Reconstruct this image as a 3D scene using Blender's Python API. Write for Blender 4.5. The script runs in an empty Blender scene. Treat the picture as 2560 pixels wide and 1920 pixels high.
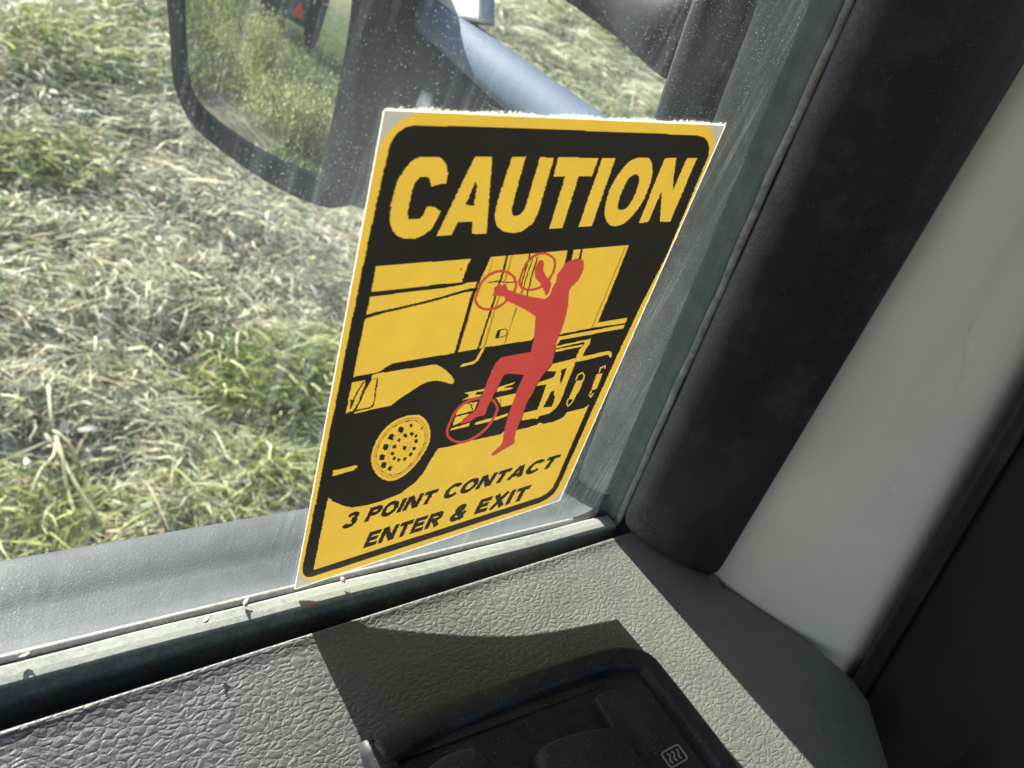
import bpy, bmesh, math, random
import numpy as np
from mathutils import Matrix, Vector

rng = np.random.default_rng(7)
random.seed(7)
SC = bpy.context.scene
COL = SC.collection

# ------------------------------------------------------------------ camera
# Vehicle frame: X forward, Y out through the driver's window, Z up; origin at the
# lower rear corner of the sticker, on the window glass (plane Y = 0).
CM = np.array([[0.7384408324, -0.0523197266, 0.6722854923],
               [-0.5561945088, -0.6109421348, 0.5633803123],
               [0.3812516300, -0.7899445260, -0.4802445632]])
CAM = np.array([-0.1323393159, -0.1617918905, 0.2264586189])
FPX = 2003.0
cd = bpy.data.cameras.new('camera')
cam = bpy.data.objects.new('camera', cd)
COL.objects.link(cam)
rx, dn, fw = CM[:, 0], CM[:, 1], CM[:, 2]
cam.matrix_world = Matrix(((rx[0], -dn[0], -fw[0], CAM[0]), (rx[1], -dn[1], -fw[1], CAM[1]),
                           (rx[2], -dn[2], -fw[2], CAM[2]), (0, 0, 0, 1)))
cd.sensor_fit = 'HORIZONTAL'
cd.sensor_width = 36.0
cd.lens = 36.0 * FPX / 2560.0
cd.clip_start = 0.01
cd.clip_end = 2000.0
cd.dof.use_dof = True
cd.dof.focus_distance = 0.30
cd.dof.aperture_fstop = 18.0
SC.camera = cam

# ------------------------------------------------------------------ sky, sun, exposure
SUN_EL, SUN_AZ = math.radians(21.0), math.radians(3.0)
LS = Vector((-math.sin(SUN_AZ) * math.cos(SUN_EL), math.cos(SUN_AZ) * math.cos(SUN_EL), math.sin(SUN_EL)))
w = bpy.data.worlds.new('World')
SC.world = w
w.use_nodes = True
nt = w.node_tree
bg = nt.nodes['Background']
sky = nt.nodes.new('ShaderNodeTexSky')
sky.sky_type = 'NISHITA'
sky.sun_disc = False
sky.sun_elevation = SUN_EL
sky.sun_rotation = -SUN_AZ
nt.links.new(sky.outputs[0], bg.inputs[0])
bg.inputs[1].default_value = 0.09
sd = bpy.data.lights.new('sun', 'SUN')
sd.energy = 5.0
sd.angle = math.radians(0.5)
sd.color = (1.0, 0.95, 0.85)
so = bpy.data.objects.new('sun', sd)
COL.objects.link(so)
so.rotation_euler = LS.to_track_quat('Z', 'Y').to_euler()
so.location = (0, 5, 5)
vs = SC.view_settings
vs.view_transform = 'Standard'
vs.look = 'None'
vs.exposure = 1.80
vs.gamma = 1.0
vs.use_curve_mapping = False
SC.cycles.max_bounces = 5
SC.cycles.diffuse_bounces = 2
SC.cycles.glossy_bounces = 3
SC.cycles.transmission_bounces = 4
SC.cycles.transparent_max_bounces = 8
SC.cycles.caustics_reflective = False
SC.cycles.caustics_refractive = False
SC.cycles.use_light_tree = False
SC.cycles.sample_clamp_indirect = 6.0

# ------------------------------------------------------------------ helpers
def ray(px, py):
    return CM @ np.array([(px - 1280.0) / FPX, (py - 960.0) / FPX, 1.0])

def at_plane(p, p0, n):
    d = ray(*p)
    return CAM + d * (np.dot(np.asarray(p0) - CAM, n) / np.dot(d, n))

def at_y(p, y):
    return at_plane(p, (0, y, 0), np.array([0, 1.0, 0]))

def at_dist(p, r):
    d = ray(*p)
    return CAM + d / np.linalg.norm(d) * r

def mesh_obj(name, verts, faces, mat, parent=None, smooth=False, mats=None, midx=None):
    me = bpy.data.meshes.new(name)
    me.from_pydata([tuple(float(c) for c in v) for v in verts], [], [tuple(int(i) for i in f) for f in faces])
    if mats:
        for m in mats:
            me.materials.append(m)
        me.polygons.foreach_set('material_index', midx)
    elif mat:
        me.materials.append(mat)
    if smooth:
        me.polygons.foreach_set('use_smooth', [True] * len(me.polygons))
    me.update()
    o = bpy.data.objects.new(name, me)
    COL.objects.link(o)
    if parent is not None:
        o.parent = parent
    return o

def fix_normals(o):
    bm = bmesh.new()
    bm.from_mesh(o.data)
    bmesh.ops.recalc_face_normals(bm, faces=bm.faces)
    bm.to_mesh(o.data)
    bm.free()
    return o

def bevel(o, wd, seg=3, angle=30):
    m = o.modifiers.new('bevel', 'BEVEL')
    m.width = wd
    m.segments = seg
    m.limit_method = 'ANGLE'
    m.angle_limit = math.radians(angle)
    o.data.polygons.foreach_set('use_smooth', [True] * len(o.data.polygons))
    return o

def thing(name, label, cat, loc=(0, 0, 0), group=None):
    o = bpy.data.objects.new(name, None)
    o.location = loc
    o.empty_display_size = 0.02
    COL.objects.link(o)
    return tag(o, label, cat, group)

def tag(o, label, cat, group=None):
    o['label'] = label
    o['category'] = cat
    if group:
        o['group'] = group
    return o

def loft(name, rows, mat, parent=None, closed=False, smooth=True, cap=False):
    """rows: list of equally long point lists"""
    rows = [np.asarray(r, float) for r in rows]
    n = len(rows[0])
    v = np.concatenate(rows)
    f = []
    for i in range(len(rows) - 1):
        for j in range(n if closed else n - 1):
            k = (j + 1) % n
            f.append((i * n + j, i * n + k, (i + 1) * n + k, (i + 1) * n + j))
    if cap:
        f.append(tuple(range(n)))
        f.append(tuple(range((len(rows) - 1) * n, len(rows) * n)))
    return mesh_obj(name, v, f, mat, parent, smooth)

def catmull(pts, per=6):
    P = np.asarray(pts, float)
    Q = np.vstack([2 * P[0] - P[1], P, 2 * P[-1] - P[-2]])
    out = []
    for i in range(1, len(Q) - 2):
        for t in np.linspace(0, 1, per, endpoint=False):
            a, b, c, d = Q[i - 1], Q[i], Q[i + 1], Q[i + 2]
            out.append(0.5 * (2 * b + (c - a) * t + (2 * a - 5 * b + 4 * c - d) * t * t + (-a + 3 * b - 3 * c + d) * t ** 3))
    out.append(P[-1])
    return np.array(out)

def box(name, lo, hi, mat, parent=None, bev=0):
    x0, y0, z0 = lo
    x1, y1, z1 = hi
    v = [(x0, y0, z0), (x1, y0, z0), (x1, y1, z0), (x0, y1, z0), (x0, y0, z1), (x1, y0, z1), (x1, y1, z1), (x0, y1, z1)]
    f = [(0, 3, 2, 1), (4, 5, 6, 7), (0, 1, 5, 4), (1, 2, 6, 5), (2, 3, 7, 6), (3, 0, 4, 7)]
    o = mesh_obj(name, v, f, mat, parent)
    if bev:
        bevel(o, bev)
    return o

def tube(name, pts, rad, mat, parent=None, n=10):
    P = np.asarray(pts, float)
    rows = []
    for i in range(len(P)):
        t = P[min(i + 1, len(P) - 1)] - P[max(i - 1, 0)]
        t /= np.linalg.norm(t)
        a = np.cross(t, (0.3, 0.2, 0.93))
        a /= np.linalg.norm(a)
        b = np.cross(t, a)
        r = rad[i] if hasattr(rad, '__len__') else rad
        rows.append([P[i] + r * (math.cos(2 * math.pi * k / n) * a + math.sin(2 * math.pi * k / n) * b) for k in range(n)])
    return fix_normals(loft(name, rows, mat, parent, closed=True, cap=True))

# ------------------------------------------------------------------ materials
class NM:
    def __init__(s, name):
        s.m = bpy.data.materials.new(name)
        s.m.use_nodes = True
        s.t = s.m.node_tree
        s.p = s.t.nodes.get('Principled BSDF')
        s.out = s.t.nodes.get('Material Output')
        s.co = s.t.nodes.new('ShaderNodeTexCoord').outputs['Object']
    def n(s, typ, **kw):
        x = s.t.nodes.new('ShaderNode' + typ)
        for k, v in kw.items():
            setattr(x, k, v)
        return x
    def l(s, a, b):
        s.t.links.new(a, b)
    def scaled(s, sc, rot=(0, 0, 0)):
        mp = s.n('Mapping')
        mp.inputs['Scale'].default_value = sc
        mp.inputs['Rotation'].default_value = rot
        s.l(s.co, mp.inputs[0])
        return mp.outputs[0]
    def noise(s, scale, detail=4, rough=0.55, vec=None, dist=0.0):
        x = s.n('TexNoise')
        x.inputs['Scale'].default_value = scale
        x.inputs['Detail'].default_value = detail
        x.inputs['Roughness'].default_value = rough
        x.inputs['Distortion'].default_value = dist
        s.l(vec or s.co, x.inputs['Vector'])
        return x.outputs['Fac']
    def vor(s, scale, feat='F1', vec=None, rnd=1.0):
        x = s.n('TexVoronoi', feature=feat)
        x.inputs['Scale'].default_value = scale
        x.inputs['Randomness'].default_value = rnd
        s.l(vec or s.co, x.inputs['Vector'])
        return x
    def rng(s, v, a, b, c=0.0, d=1.0):
        x = s.n('MapRange')
        for i, q in enumerate((a, b, c, d)):
            x.inputs[i + 1].default_value = q
        s.l(v, x.inputs[0])
        return x.outputs[0]
    def math(s, op, a, b=0.5):
        x = s.n('Math', operation=op)
        for i, q in enumerate((a, b)):
            if isinstance(q, (int, float)):
                x.inputs[i].default_value = q
            else:
                s.l(q, x.inputs[i])
        return x.outputs[0]
    def mix(s, f, a, b):
        x = s.n('Mix', data_type='RGBA')
        for i, q in ((0, f), (6, a), (7, b)):
            if isinstance(q, (int, float)):
                x.inputs[i].default_value = q
            elif isinstance(q, tuple):
                x.inputs[i].default_value = (*q, 1) if len(q) == 3 else q
            else:
                s.l(q, x.inputs[i])
        return x.outputs[2]
    def bump(s, h, strength=0.5, dist=0.001, prev=None):
        x = s.n('Bump')
        x.inputs['Strength'].default_value = strength
        x.inputs['Distance'].default_value = dist
        s.l(h, x.inputs['Height'])
        if prev:
            s.l(prev, x.inputs['Normal'])
        return x.outputs[0]

def plastic(name, base, rough=0.5, dust=(0.30, 0.31, 0.29), lo=0.55, hi=0.8, amt=0.5, dscale=25.0,
            speck=0.0, grain=0.0, gscale=900.0, spec=0.5, clump=0.0):
    m = NM(name)
    d = m.rng(m.noise(dscale, 8, 0.72), lo, hi, 0, amt)
    if clump:
        d = m.math('MAXIMUM', d, m.rng(m.noise(dscale * 6, 6, 0.8), 0.56, 0.75, 0, clump))
    if speck:
        v = m.vor(1100.0)
        dot = m.math('MULTIPLY', m.rng(v.outputs['Distance'], 0.14, 0.24, 1, 0),
                     m.rng(m.noise(300, 2), 0.5, 0.62, 0, speck))
        d = m.math('MAXIMUM', d, dot)
    m.l(m.mix(d, base, dust), m.p.inputs['Base Color'])
    m.l(m.rng(d, 0, 1, rough, 0.9), m.p.inputs['Roughness'])
    m.p.inputs['Specular IOR Level'].default_value = spec
    if grain:
        b = m.bump(m.noise(gscale, 3, 0.6), grain, 0.0004)
        m.l(b, m.p.inputs['Normal'])
    return m.m

def outer_mat():
    m = NM('weathered_grey_plastic')
    sx = m.n('SeparateXYZ')
    m.l(m.n('NewGeometry').outputs['Normal'], sx.inputs[0])
    d = m.math('MULTIPLY', m.rng(sx.outputs[2], 0.3, 0.9), m.rng(m.noise(30, 8, 0.7), 0.3, 0.8, 0.25, 0.75))
    v = m.vor(700.0)
    dot = m.math('MULTIPLY', m.rng(v.outputs['Distance'], 0.12, 0.22, 1, 0), m.rng(m.noise(300, 2), 0.52, 0.62, 0, 0.7))
    d = m.math('MAXIMUM', d, dot)
    m.l(m.mix(d, (0.020, 0.026, 0.035), (0.100, 0.113, 0.120)), m.p.inputs['Base Color'])
    m.p.inputs['Roughness'].default_value = 0.6
    m.p.inputs['Specular IOR Level'].default_value = 0.12
    m.l(m.bump(m.noise(1100, 3, 0.6), 0.5, 0.0004), m.p.inputs['Normal'])
    return m.m
M_OUT = outer_mat()
M_MIR = plastic('mirror_black_plastic', (0.011, 0.015, 0.021), 0.5, (0.25, 0.26, 0.26), 0.5, 0.9, 0.10, 14, 0.7, 0.15, 900, 0.08)
M_RUB = plastic('dusty_glass_run_rubber', (0.175, 0.195, 0.200), 0.75, (0.44, 0.47, 0.46), 0.40, 0.85, 0.5, 90, 0.9, 0.35, 700, 0.3, 0.3)
M_TRIM = plastic('black_frame_trim', (0.017, 0.020, 0.025), 0.34, (0.36, 0.37, 0.37), 0.5, 0.9, 0.16, 30, 0.22, 0.15, 1500, 0.4)
def trim_dust_and_sheen(mat):
    """dust and a painted highlight on the ridge beside the seam, dust packed round the foot"""
    t = mat.node_tree
    old = t.nodes['Principled BSDF'].inputs['Base Color'].links[0].from_socket
    m = NM.__new__(NM)
    m.m, m.t = mat, t
    m.p = t.nodes['Principled BSDF']
    m.co = [n for n in t.nodes if n.type == 'TEX_COORD'][0].outputs['Object']
    sx = m.n('SeparateXYZ')
    m.l(m.co, sx.inputs[0])
    ridge = m.math('MULTIPLY', m.rng(m.math('ADD', sx.outputs[1], m.math('MULTIPLY', m.noise(60, 4), 0.008)), -0.015, -0.004, 0, 0.5), m.rng(m.noise(800, 5, 0.75), 0.3, 0.7, 0.25, 1.0))
    foot = m.math('MULTIPLY', m.rng(m.math('ADD', sx.outputs[2], m.math('MULTIPLY', m.noise(90, 5), 0.03)), 0.045, 0.004, 0, 0.7),
                  m.math('MULTIPLY', m.rng(sx.outputs[1], -0.045, -0.012, 0, 1), m.rng(m.noise(500, 6, 0.8), 0.35, 0.65, 0.1, 1.0)))
    c = m.mix(ridge, old, (0.36, 0.38, 0.39))  # paints the lit crest in along with its dust
    c = m.mix(foot, c, (0.42, 0.38, 0.27))
    m.l(c, m.p.inputs['Base Color'])
trim_dust_and_sheen(M_TRIM)
M_SEAM = plastic('dirty_seam_lip', (0.20, 0.19, 0.175), 0.8, (0.60, 0.57, 0.52), 0.35, 0.7, 0.8, 160, 0.5, 0.6, 900)
M_SW = plastic('black_switch_plastic', (0.030, 0.031, 0.033), 0.5, (0.45, 0.45, 0.43), 0.45, 0.85, 0.12, 40, 0.6, 0.3, 1800, 0.35, 0.10)
M_DARK = plastic('dark_cab_plastic', (0.012, 0.013, 0.015), 0.6, (0.1, 0.1, 0.1), 0.5, 0.9, 0.2, 20)
M_WHITE = NM('white_body_paint')
M_WHITE.l(M_WHITE.mix(M_WHITE.rng(M_WHITE.noise(18, 4), 0.4, 0.7), (0.90, 0.79, 0.70), (0.85, 0.745, 0.66)), M_WHITE.p.inputs['Base Color'])
M_WHITE.p.inputs['Roughness'].default_value = 0.32
M_WHITE.p.inputs['Coat Weight'].default_value = 0.4
M_WHITE.p.inputs['Coat Roughness'].default_value = 0.15
M_WHITE = M_WHITE.m

def leather():
    m = NM('grained_door_trim')
    def warp(vec, scale, amt):
        wob = m.n('TexNoise')
        wob.inputs['Scale'].default_value = scale
        wob.inputs['Detail'].default_value = 3
        m.l(vec, wob.inputs['Vector'])
        sub = m.n('VectorMath', operation='SUBTRACT')
        m.l(wob.outputs['Color'], sub.inputs[0])
        sub.inputs[1].default_value = (0.5, 0.5, 0.5)
        sc = m.n('VectorMath', operation='SCALE')
        m.l(sub.outputs[0], sc.inputs[0])
        sc.inputs['Scale'].default_value = amt
        ad = m.n('VectorMath', operation='ADD')
        m.l(vec, ad.inputs[0])
        m.l(sc.outputs[0], ad.inputs[1])
        return ad.outputs[0]
    vec = warp(warp(m.co, 70, 0.005), 320, 0.0017)
    mp = m.n('Mapping')
    mp.inputs['Rotation'].default_value = (0, 0, 0.35)
    mp.inputs['Scale'].default_value = (0.80, 1.25, 1.0)
    m.l(vec, mp.inputs[0])
    v = m.vor(345, 'DISTANCE_TO_EDGE', mp.outputs[0])
    h1 = m.math('POWER', m.rng(v.outputs['Distance'], 0.0, 0.42), 0.55)
    v2 = m.vor(520, 'DISTANCE_TO_EDGE', mp.outputs[0])
    h2 = m.math('POWER', m.rng(v2.outputs['Distance'], 0.0, 0.40), 0.6)
    h = m.math('ADD', h1, m.math('MULTIPLY', h2, 0.30))
    h = m.math('ADD', h, m.math('MULTIPLY', m.noise(1300, 4, 0.7), 0.55))
    h = m.math('ADD', h, m.math('MULTIPLY', m.noise(110, 2), 0.5))
    m.l(m.bump(h, 0.58, 0.00036), m.p.inputs['Normal'])
    d = m.rng(m.noise(16, 6, 0.7), 0.3, 0.75, 0.45, 0.85)
    d = m.math('MULTIPLY', d, m.rng(h1, 0.0, 0.6, 0.85, 1.0))
    sx = m.n('SeparateXYZ')
    m.l(m.co, sx.inputs[0])
    # pale mix grows stronger towards the pillar end
    d = m.math('MULTIPLY', d, m.rng(m.math('ADD', sx.outputs[0], m.math('MULTIPLY', m.noise(9, 3), 0.06)), -0.02, 0.13, 0.40, 1.0))
    v3 = m.vor(700)
    dot = m.math('MULTIPLY', m.rng(v3.outputs['Distance'], 0.12, 0.22, 1, 0), m.rng(m.noise(260, 2), 0.56, 0.66, 0, 0.8))
    d = m.math('MAXIMUM', d, dot)
    m.l(m.mix(d, (0.016, 0.018, 0.020), (0.205, 0.212, 0.185)), m.p.inputs['Base Color'])
    m.p.inputs['Roughness'].default_value = 0.56
    m.p.inputs['Specular IOR Level'].default_value = 1.0
    return m.m
M_LEA = leather()

def strip_mat():
    m = NM('dust_covered_belt_seal')
    sx = m.n('SeparateXYZ')
    m.l(m.co, sx.inputs[0])
    # dust lies on the ledge and breaks up raggedly over its edge
    edge = m.math('ADD', m.math('MULTIPLY', sx.outputs[2], 1000.0), m.math('MULTIPLY', m.noise(340, 8, 0.85), 4.0))
    d = m.rng(edge, -1.6, 0.1)
    d2 = m.math('MULTIPLY', m.rng(m.noise(60, 8, 0.85), 0.30, 0.65, 0, 0.85), m.rng(m.noise(520, 5, 0.85), 0.35, 0.7, 0.2, 1.0))
    d = m.math('MAXIMUM', d, d2)
    m.l(m.mix(d, (0.050, 0.062, 0.060), (0.29, 0.305, 0.265)), m.p.inputs['Base Color'])
    m.p.inputs['Roughness'].default_value = 0.75
    m.l(m.bump(m.noise(700, 4, 0.7), 0.4, 0.0004), m.p.inputs['Normal'])
    return m.m
M_BELT = strip_mat()

def glass_mat():
    m = NM('dusty_window_glass')
    m.t.nodes.remove(m.p)
    tr = m.n('BsdfTransparent')
    tr.inputs[0].default_value = (0.93, 0.965, 0.95, 1)
    gl = m.n('BsdfGlossy')
    gl.inputs['Roughness'].default_value = 0.03
    fr = m.n('Fresnel')
    fr.inputs[0].default_value = 1.4
    mx1 = m.n('MixShader')
    m.l(m.math('MULTIPLY', fr.outputs[0], 0.55), mx1.inputs[0])
    m.l(tr.outputs[0], mx1.inputs[1])
    m.l(gl.outputs[0], mx1.inputs[2])
    film = m.n('BsdfTranslucent')
    film.inputs[0].default_value = (0.78, 0.90, 0.93, 1)
    dif = m.n('BsdfDiffuse')
    dif.inputs[0].default_value = (0.8, 0.84, 0.84, 1)
    both = m.n('MixShader')
    both.inputs[0].default_value = 0.3
    m.l(film.outputs[0], both.inputs[1])
    m.l(dif.outputs[0], both.inputs[2])
    # dried road film: streaky veil, thicker near the seals, and dust grains
    veil = m.rng(m.noise(14, 6, 0.65, m.scaled((1, 1, 0.45))), 0.44, 0.80, 0.002, 0.030)
    streak = m.math('MULTIPLY', m.rng(m.noise(240, 4, 0.7, m.scaled((1, 1, 0.05))), 0.5, 0.75, 0, 0.07), m.rng(m.noise(22, 3), 0.4, 0.65, 0, 1))
    fl = m.n('SeparateXYZ')
    m.l(m.co, fl.inputs[0])
    fc = m.n('CombineXYZ')
    m.l(fl.outputs[0], fc.inputs[0])
    m.l(fl.outputs[2], fc.inputs[1])
    def dots(scale, r0, r1, dens, lo, hi, amt):
        v = m.vor(scale, 'F1', fc.outputs[0])
        v.voronoi_dimensions = '2D'
        sel = m.n('SeparateColor')
        m.l(v.outputs['Color'], sel.inputs[0])
        rad = m.math('ADD', m.math('MULTIPLY', sel.outputs[1], r1 - r0), r0)
        q = m.math('LESS_THAN', v.outputs['Distance'], rad)
        q = m.math('MULTIPLY', q, m.math('LESS_THAN', sel.outputs[0], dens))
        return m.math('MULTIPLY', q, m.rng(m.noise(28, 4, 0.7), lo, hi, 0.02, amt))
    dot = dots(900, 0.025, 0.068, 0.48, 0.36, 0.62, 0.85)
    dot2 = dots(260, 0.008, 0.020, 0.35, 0.42, 0.62, 0.95)
    sx = m.n('SeparateXYZ')
    m.l(m.co, sx.inputs[0])
    rimx = m.math('ADD', sx.outputs[0], m.math('MULTIPLY', sx.outputs[2], 0.225))
    rim = m.math('MULTIPLY', m.rng(rimx, 0.06, 0.15, 0, 0.006), m.rng(m.noise(30, 5), 0.25, 0.7, 0.4, 1.0))
    low = m.math('MULTIPLY', m.rng(sx.outputs[2], 0.055, 0.0, 0, 0.018), m.rng(m.noise(40, 5), 0.25, 0.7, 0.3, 1.0))
    # dust that gathered round the upper rear corner of the sticker
    vd = m.n('VectorMath', operation='DISTANCE')
    m.l(m.co, vd.inputs[0])
    vd.inputs[1].default_value = (-0.022, 0.0, 0.165)
    halo = m.math('MULTIPLY', m.rng(vd.outputs['Value'], 0.055, 0.0, 0, 0.034), m.rng(m.noise(50, 5), 0.25, 0.7, 0.5, 1.0))
    rim = m.math('ADD', rim, halo)
    f = m.math('ADD', m.math('ADD', veil, streak), m.math('ADD', rim, low))
    f = m.math('MAXIMUM', f, m.math('MAXIMUM', dot, dot2))
    mx2 = m.n('MixShader')
    m.l(f, mx2.inputs[0])
    m.l(mx1.outputs[0], mx2.inputs[1])
    m.l(both.outputs[0], mx2.inputs[2])
    m.l(mx2.outputs[0], m.out.inputs[0])
    return m.m
M_GLASS = glass_mat()

def mirror_mat():
    m = NM('mirror_silvering')
    m.p.inputs['Base Color'].default_value = (0.70, 0.74, 0.73, 1)
    m.p.inputs['Metallic'].default_value = 1.0
    m.p.inputs['Roughness'].default_value = 0.012
    return m.m
M_MIRROR = mirror_mat()

def leaf_mat(name, attr='Col', trans=0.35, rough=0.55):
    m = NM(name)
    a = m.n('Attribute', attribute_name=attr)
    m.l(a.outputs[0], m.p.inputs['Base Color'])
    m.p.inputs['Roughness'].default_value = rough
    m.p.inputs['Specular IOR Level'].default_value = 0.22
    tl = m.n('BsdfTranslucent')
    m.l(a.outputs[0], tl.inputs[0])
    mx = m.n('MixShader')
    mx.inputs[0].default_value = trans
    m.l(m.p.outputs[0], mx.inputs[1])
    m.l(tl.outputs[0], mx.inputs[2])
    m.l(mx.outputs[0], m.out.inputs[0])
    return m.m
M_BLADE = leaf_mat('cut_grass_blades')
M_FOL = leaf_mat('shrub_leaves', trans=0.3)

def simple(name, col, rough=0.6, metal=0.0, var=0.0, vscale=20):
    m = NM(name)
    if var:
        c2 = tuple(c * (1 - var) for c in col)
        m.l(m.mix(m.rng(m.noise(vscale, 6, 0.65), 0.3, 0.7), col, c2), m.p.inputs['Base Color'])
    else:
        m.p.inputs['Base Color'].default_value = (*col, 1)
    m.p.inputs['Roughness'].default_value = rough
    m.p.inputs['Metallic'].default_value = metal
    return m.m

def ground_mat():
    m = NM('thatch_and_soil')
    a = m.mix(m.rng(m.noise(9, 8, 0.7), 0.35, 0.65), (0.13, 0.11, 0.075), (0.26, 0.23, 0.155))
    a = m.mix(m.rng(m.noise(2.2, 5, 0.6), 0.55, 0.7, 0, 0.5), a, (0.12, 0.13, 0.07))
    sx = m.n('SeparateXYZ')
    m.l(m.co, sx.inputs[0])
    a = m.mix(m.rng(sx.outputs[0], -5.0, -8.0, 0, 0.9), a, m.mix(m.rng(m.noise(3, 6), 0.35, 0.65), (0.11, 0.145, 0.055), (0.19, 0.21, 0.09)))   # uncut verge further back
    m.l(a, m.p.inputs['Base Color'])
    m.p.inputs['Roughness'].default_value = 0.95
    m.l(m.bump(m.noise(40, 8, 0.75), 1.0, 0.02), m.p.inputs['Normal'])
    return m.m

# ------------------------------------------------------------------ ground and hay
G0, GA, GB = -1.42, 0.12, 0.05
def bumps(x, y):
    return (0.012 * np.sin(3.1 * x + 1.3 * y) + 0.010 * np.sin(-2.0 * x + 4.3 * y + 1) +
            0.008 * np.sin(7.3 * x - 5.1 * y + 2) + 0.006 * np.sin(11.0 * x + 9.0 * y))
def gz(x, y):
    return G0 + GA * y + GB * x + bumps(x, y)

g = np.concatenate([-np.geomspace(400, 9, 14), np.linspace(-8.6, 8.6, 110), np.geomspace(9, 400, 14)])
gx, gy = np.meshgrid(g, g, indexing='ij')
gv = np.stack([gx, gy, gz(gx, gy)], -1).reshape(-1, 3)
ng = len(g)
ii = (np.arange(ng - 1)[:, None] * ng + np.arange(ng - 1)[None, :]).reshape(-1)
gf = np.stack([ii, ii + ng, ii + ng + 1, ii + 1], -1)
ground = mesh_obj('ground', gv, gf, ground_mat(), smooth=True)
ground['kind'] = 'structure'

def fnoise(x, y, s, seed):
    r = np.random.default_rng(seed)
    out = np.zeros_like(x)
    for k in range(7):
        a = r.uniform(0, 2 * np.pi)
        fr = s * r.uniform(0.5, 2.2)
        out += np.sin(fr * (x * np.cos(a) + y * np.sin(a)) + r.uniform(0, 6.28))
    return out / 3.0

def quick_mesh(name, verts, quads, cols, mat):
    me = bpy.data.meshes.new(name)
    me.vertices.add(len(verts))
    me.vertices.foreach_set('co', verts.astype(np.float32).ravel())
    me.loops.add(quads.size)
    me.loops.foreach_set('vertex_index', quads.astype(np.int32).ravel())
    me.polygons.add(len(quads))
    me.polygons.foreach_set('loop_start', np.arange(0, quads.size, quads.shape[1], dtype=np.int32))
    me.polygons.foreach_set('use_smooth', np.ones(len(quads), dtype=bool))
    me.update()
    ca = me.color_attributes.new('Col', 'FLOAT_COLOR', 'POINT')
    ca.data.foreach_set('color', np.concatenate([cols, np.ones((len(cols), 1))], 1).astype(np.float32).ravel())
    me.materials.append(mat)
    o = bpy.data.objects.new(name, me)
    COL.objects.link(o)
    return o

def blades(name, x, y, z, az, ln, wd, lift, curl, col):
    """ribbons of 3 segments"""
    n = len(x)
    seg = 3
    P = np.zeros((n, seg + 1, 3))
    P[:, 0] = np.stack([x, y, z], -1)
    a, l = az.copy(), lift.copy()
    for k in range(seg):
        st = ln / seg
        P[:, k + 1, 0] = P[:, k, 0] + st * np.cos(a) * np.cos(l)
        P[:, k + 1, 1] = P[:, k, 1] + st * np.sin(a) * np.cos(l)
        P[:, k + 1, 2] = P[:, k, 2] + st * np.sin(l)
        a = a + curl
        l = l - np.abs(curl) * 0.7 - 0.25 * np.abs(l) - 0.06
    roll = rng.normal(0, 0.6, n)
    side = np.stack([-np.sin(az) * np.cos(roll), np.cos(az) * np.cos(roll), np.sin(roll)], -1)
    wprof = np.array([0.7, 1.0, 0.8, 0.15])
    V = np.zeros((n, seg + 1, 2, 3))
    for k in range(seg + 1):
        off = side * (wd * wprof[k] * 0.5)[:, None]
        V[:, k, 0] = P[:, k] - off
        V[:, k, 1] = P[:, k] + off
    # nothing dips far below the soil
    gzv = gz(V[..., 0], V[..., 1])
    V[..., 2] = np.maximum(V[..., 2], gzv + 0.001)
    base = (np.arange(n) * (seg + 1) * 2)[:, None]
    q = []
    for k in range(seg):
        q.append(base + np.array([[2 * k, 2 * k + 1, 2 * k + 3, 2 * k + 2]]))
    Q = np.stack(q, 1).reshape(-1, 4)
    C = np.repeat(col, (seg + 1) * 2, axis=0)
    return quick_mesh(name, V.reshape(-1, 3), Q, C, M_BLADE)

def polar(n, r0, r1, a0, a1, pw):
    u = rng.random(n)
    r = (r0 ** pw + u * (r1 ** pw - r0 ** pw)) ** (1 / pw)
    a = rng.uniform(a0, a1, n)
    return CAM[0] + r * np.sin(a), CAM[1] + r * np.cos(a), r

def pick(cols, idx):
    return np.array(cols)[idx]

STRAW = [(0.68, 0.63, 0.43), (0.62, 0.58, 0.40), (0.77, 0.73, 0.53), (0.55, 0.54, 0.37), (0.56, 0.46, 0.31),
         (0.54, 0.57, 0.37), (0.47, 0.52, 0.32), (0.67, 0.66, 0.46), (0.82, 0.79, 0.63), (0.50, 0.52, 0.34)]
GREEN = [(0.28, 0.34, 0.13), (0.22, 0.28, 0.12), (0.35, 0.41, 0.14), (0.20, 0.25, 0.12), (0.42, 0.46, 0.18)]

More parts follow.
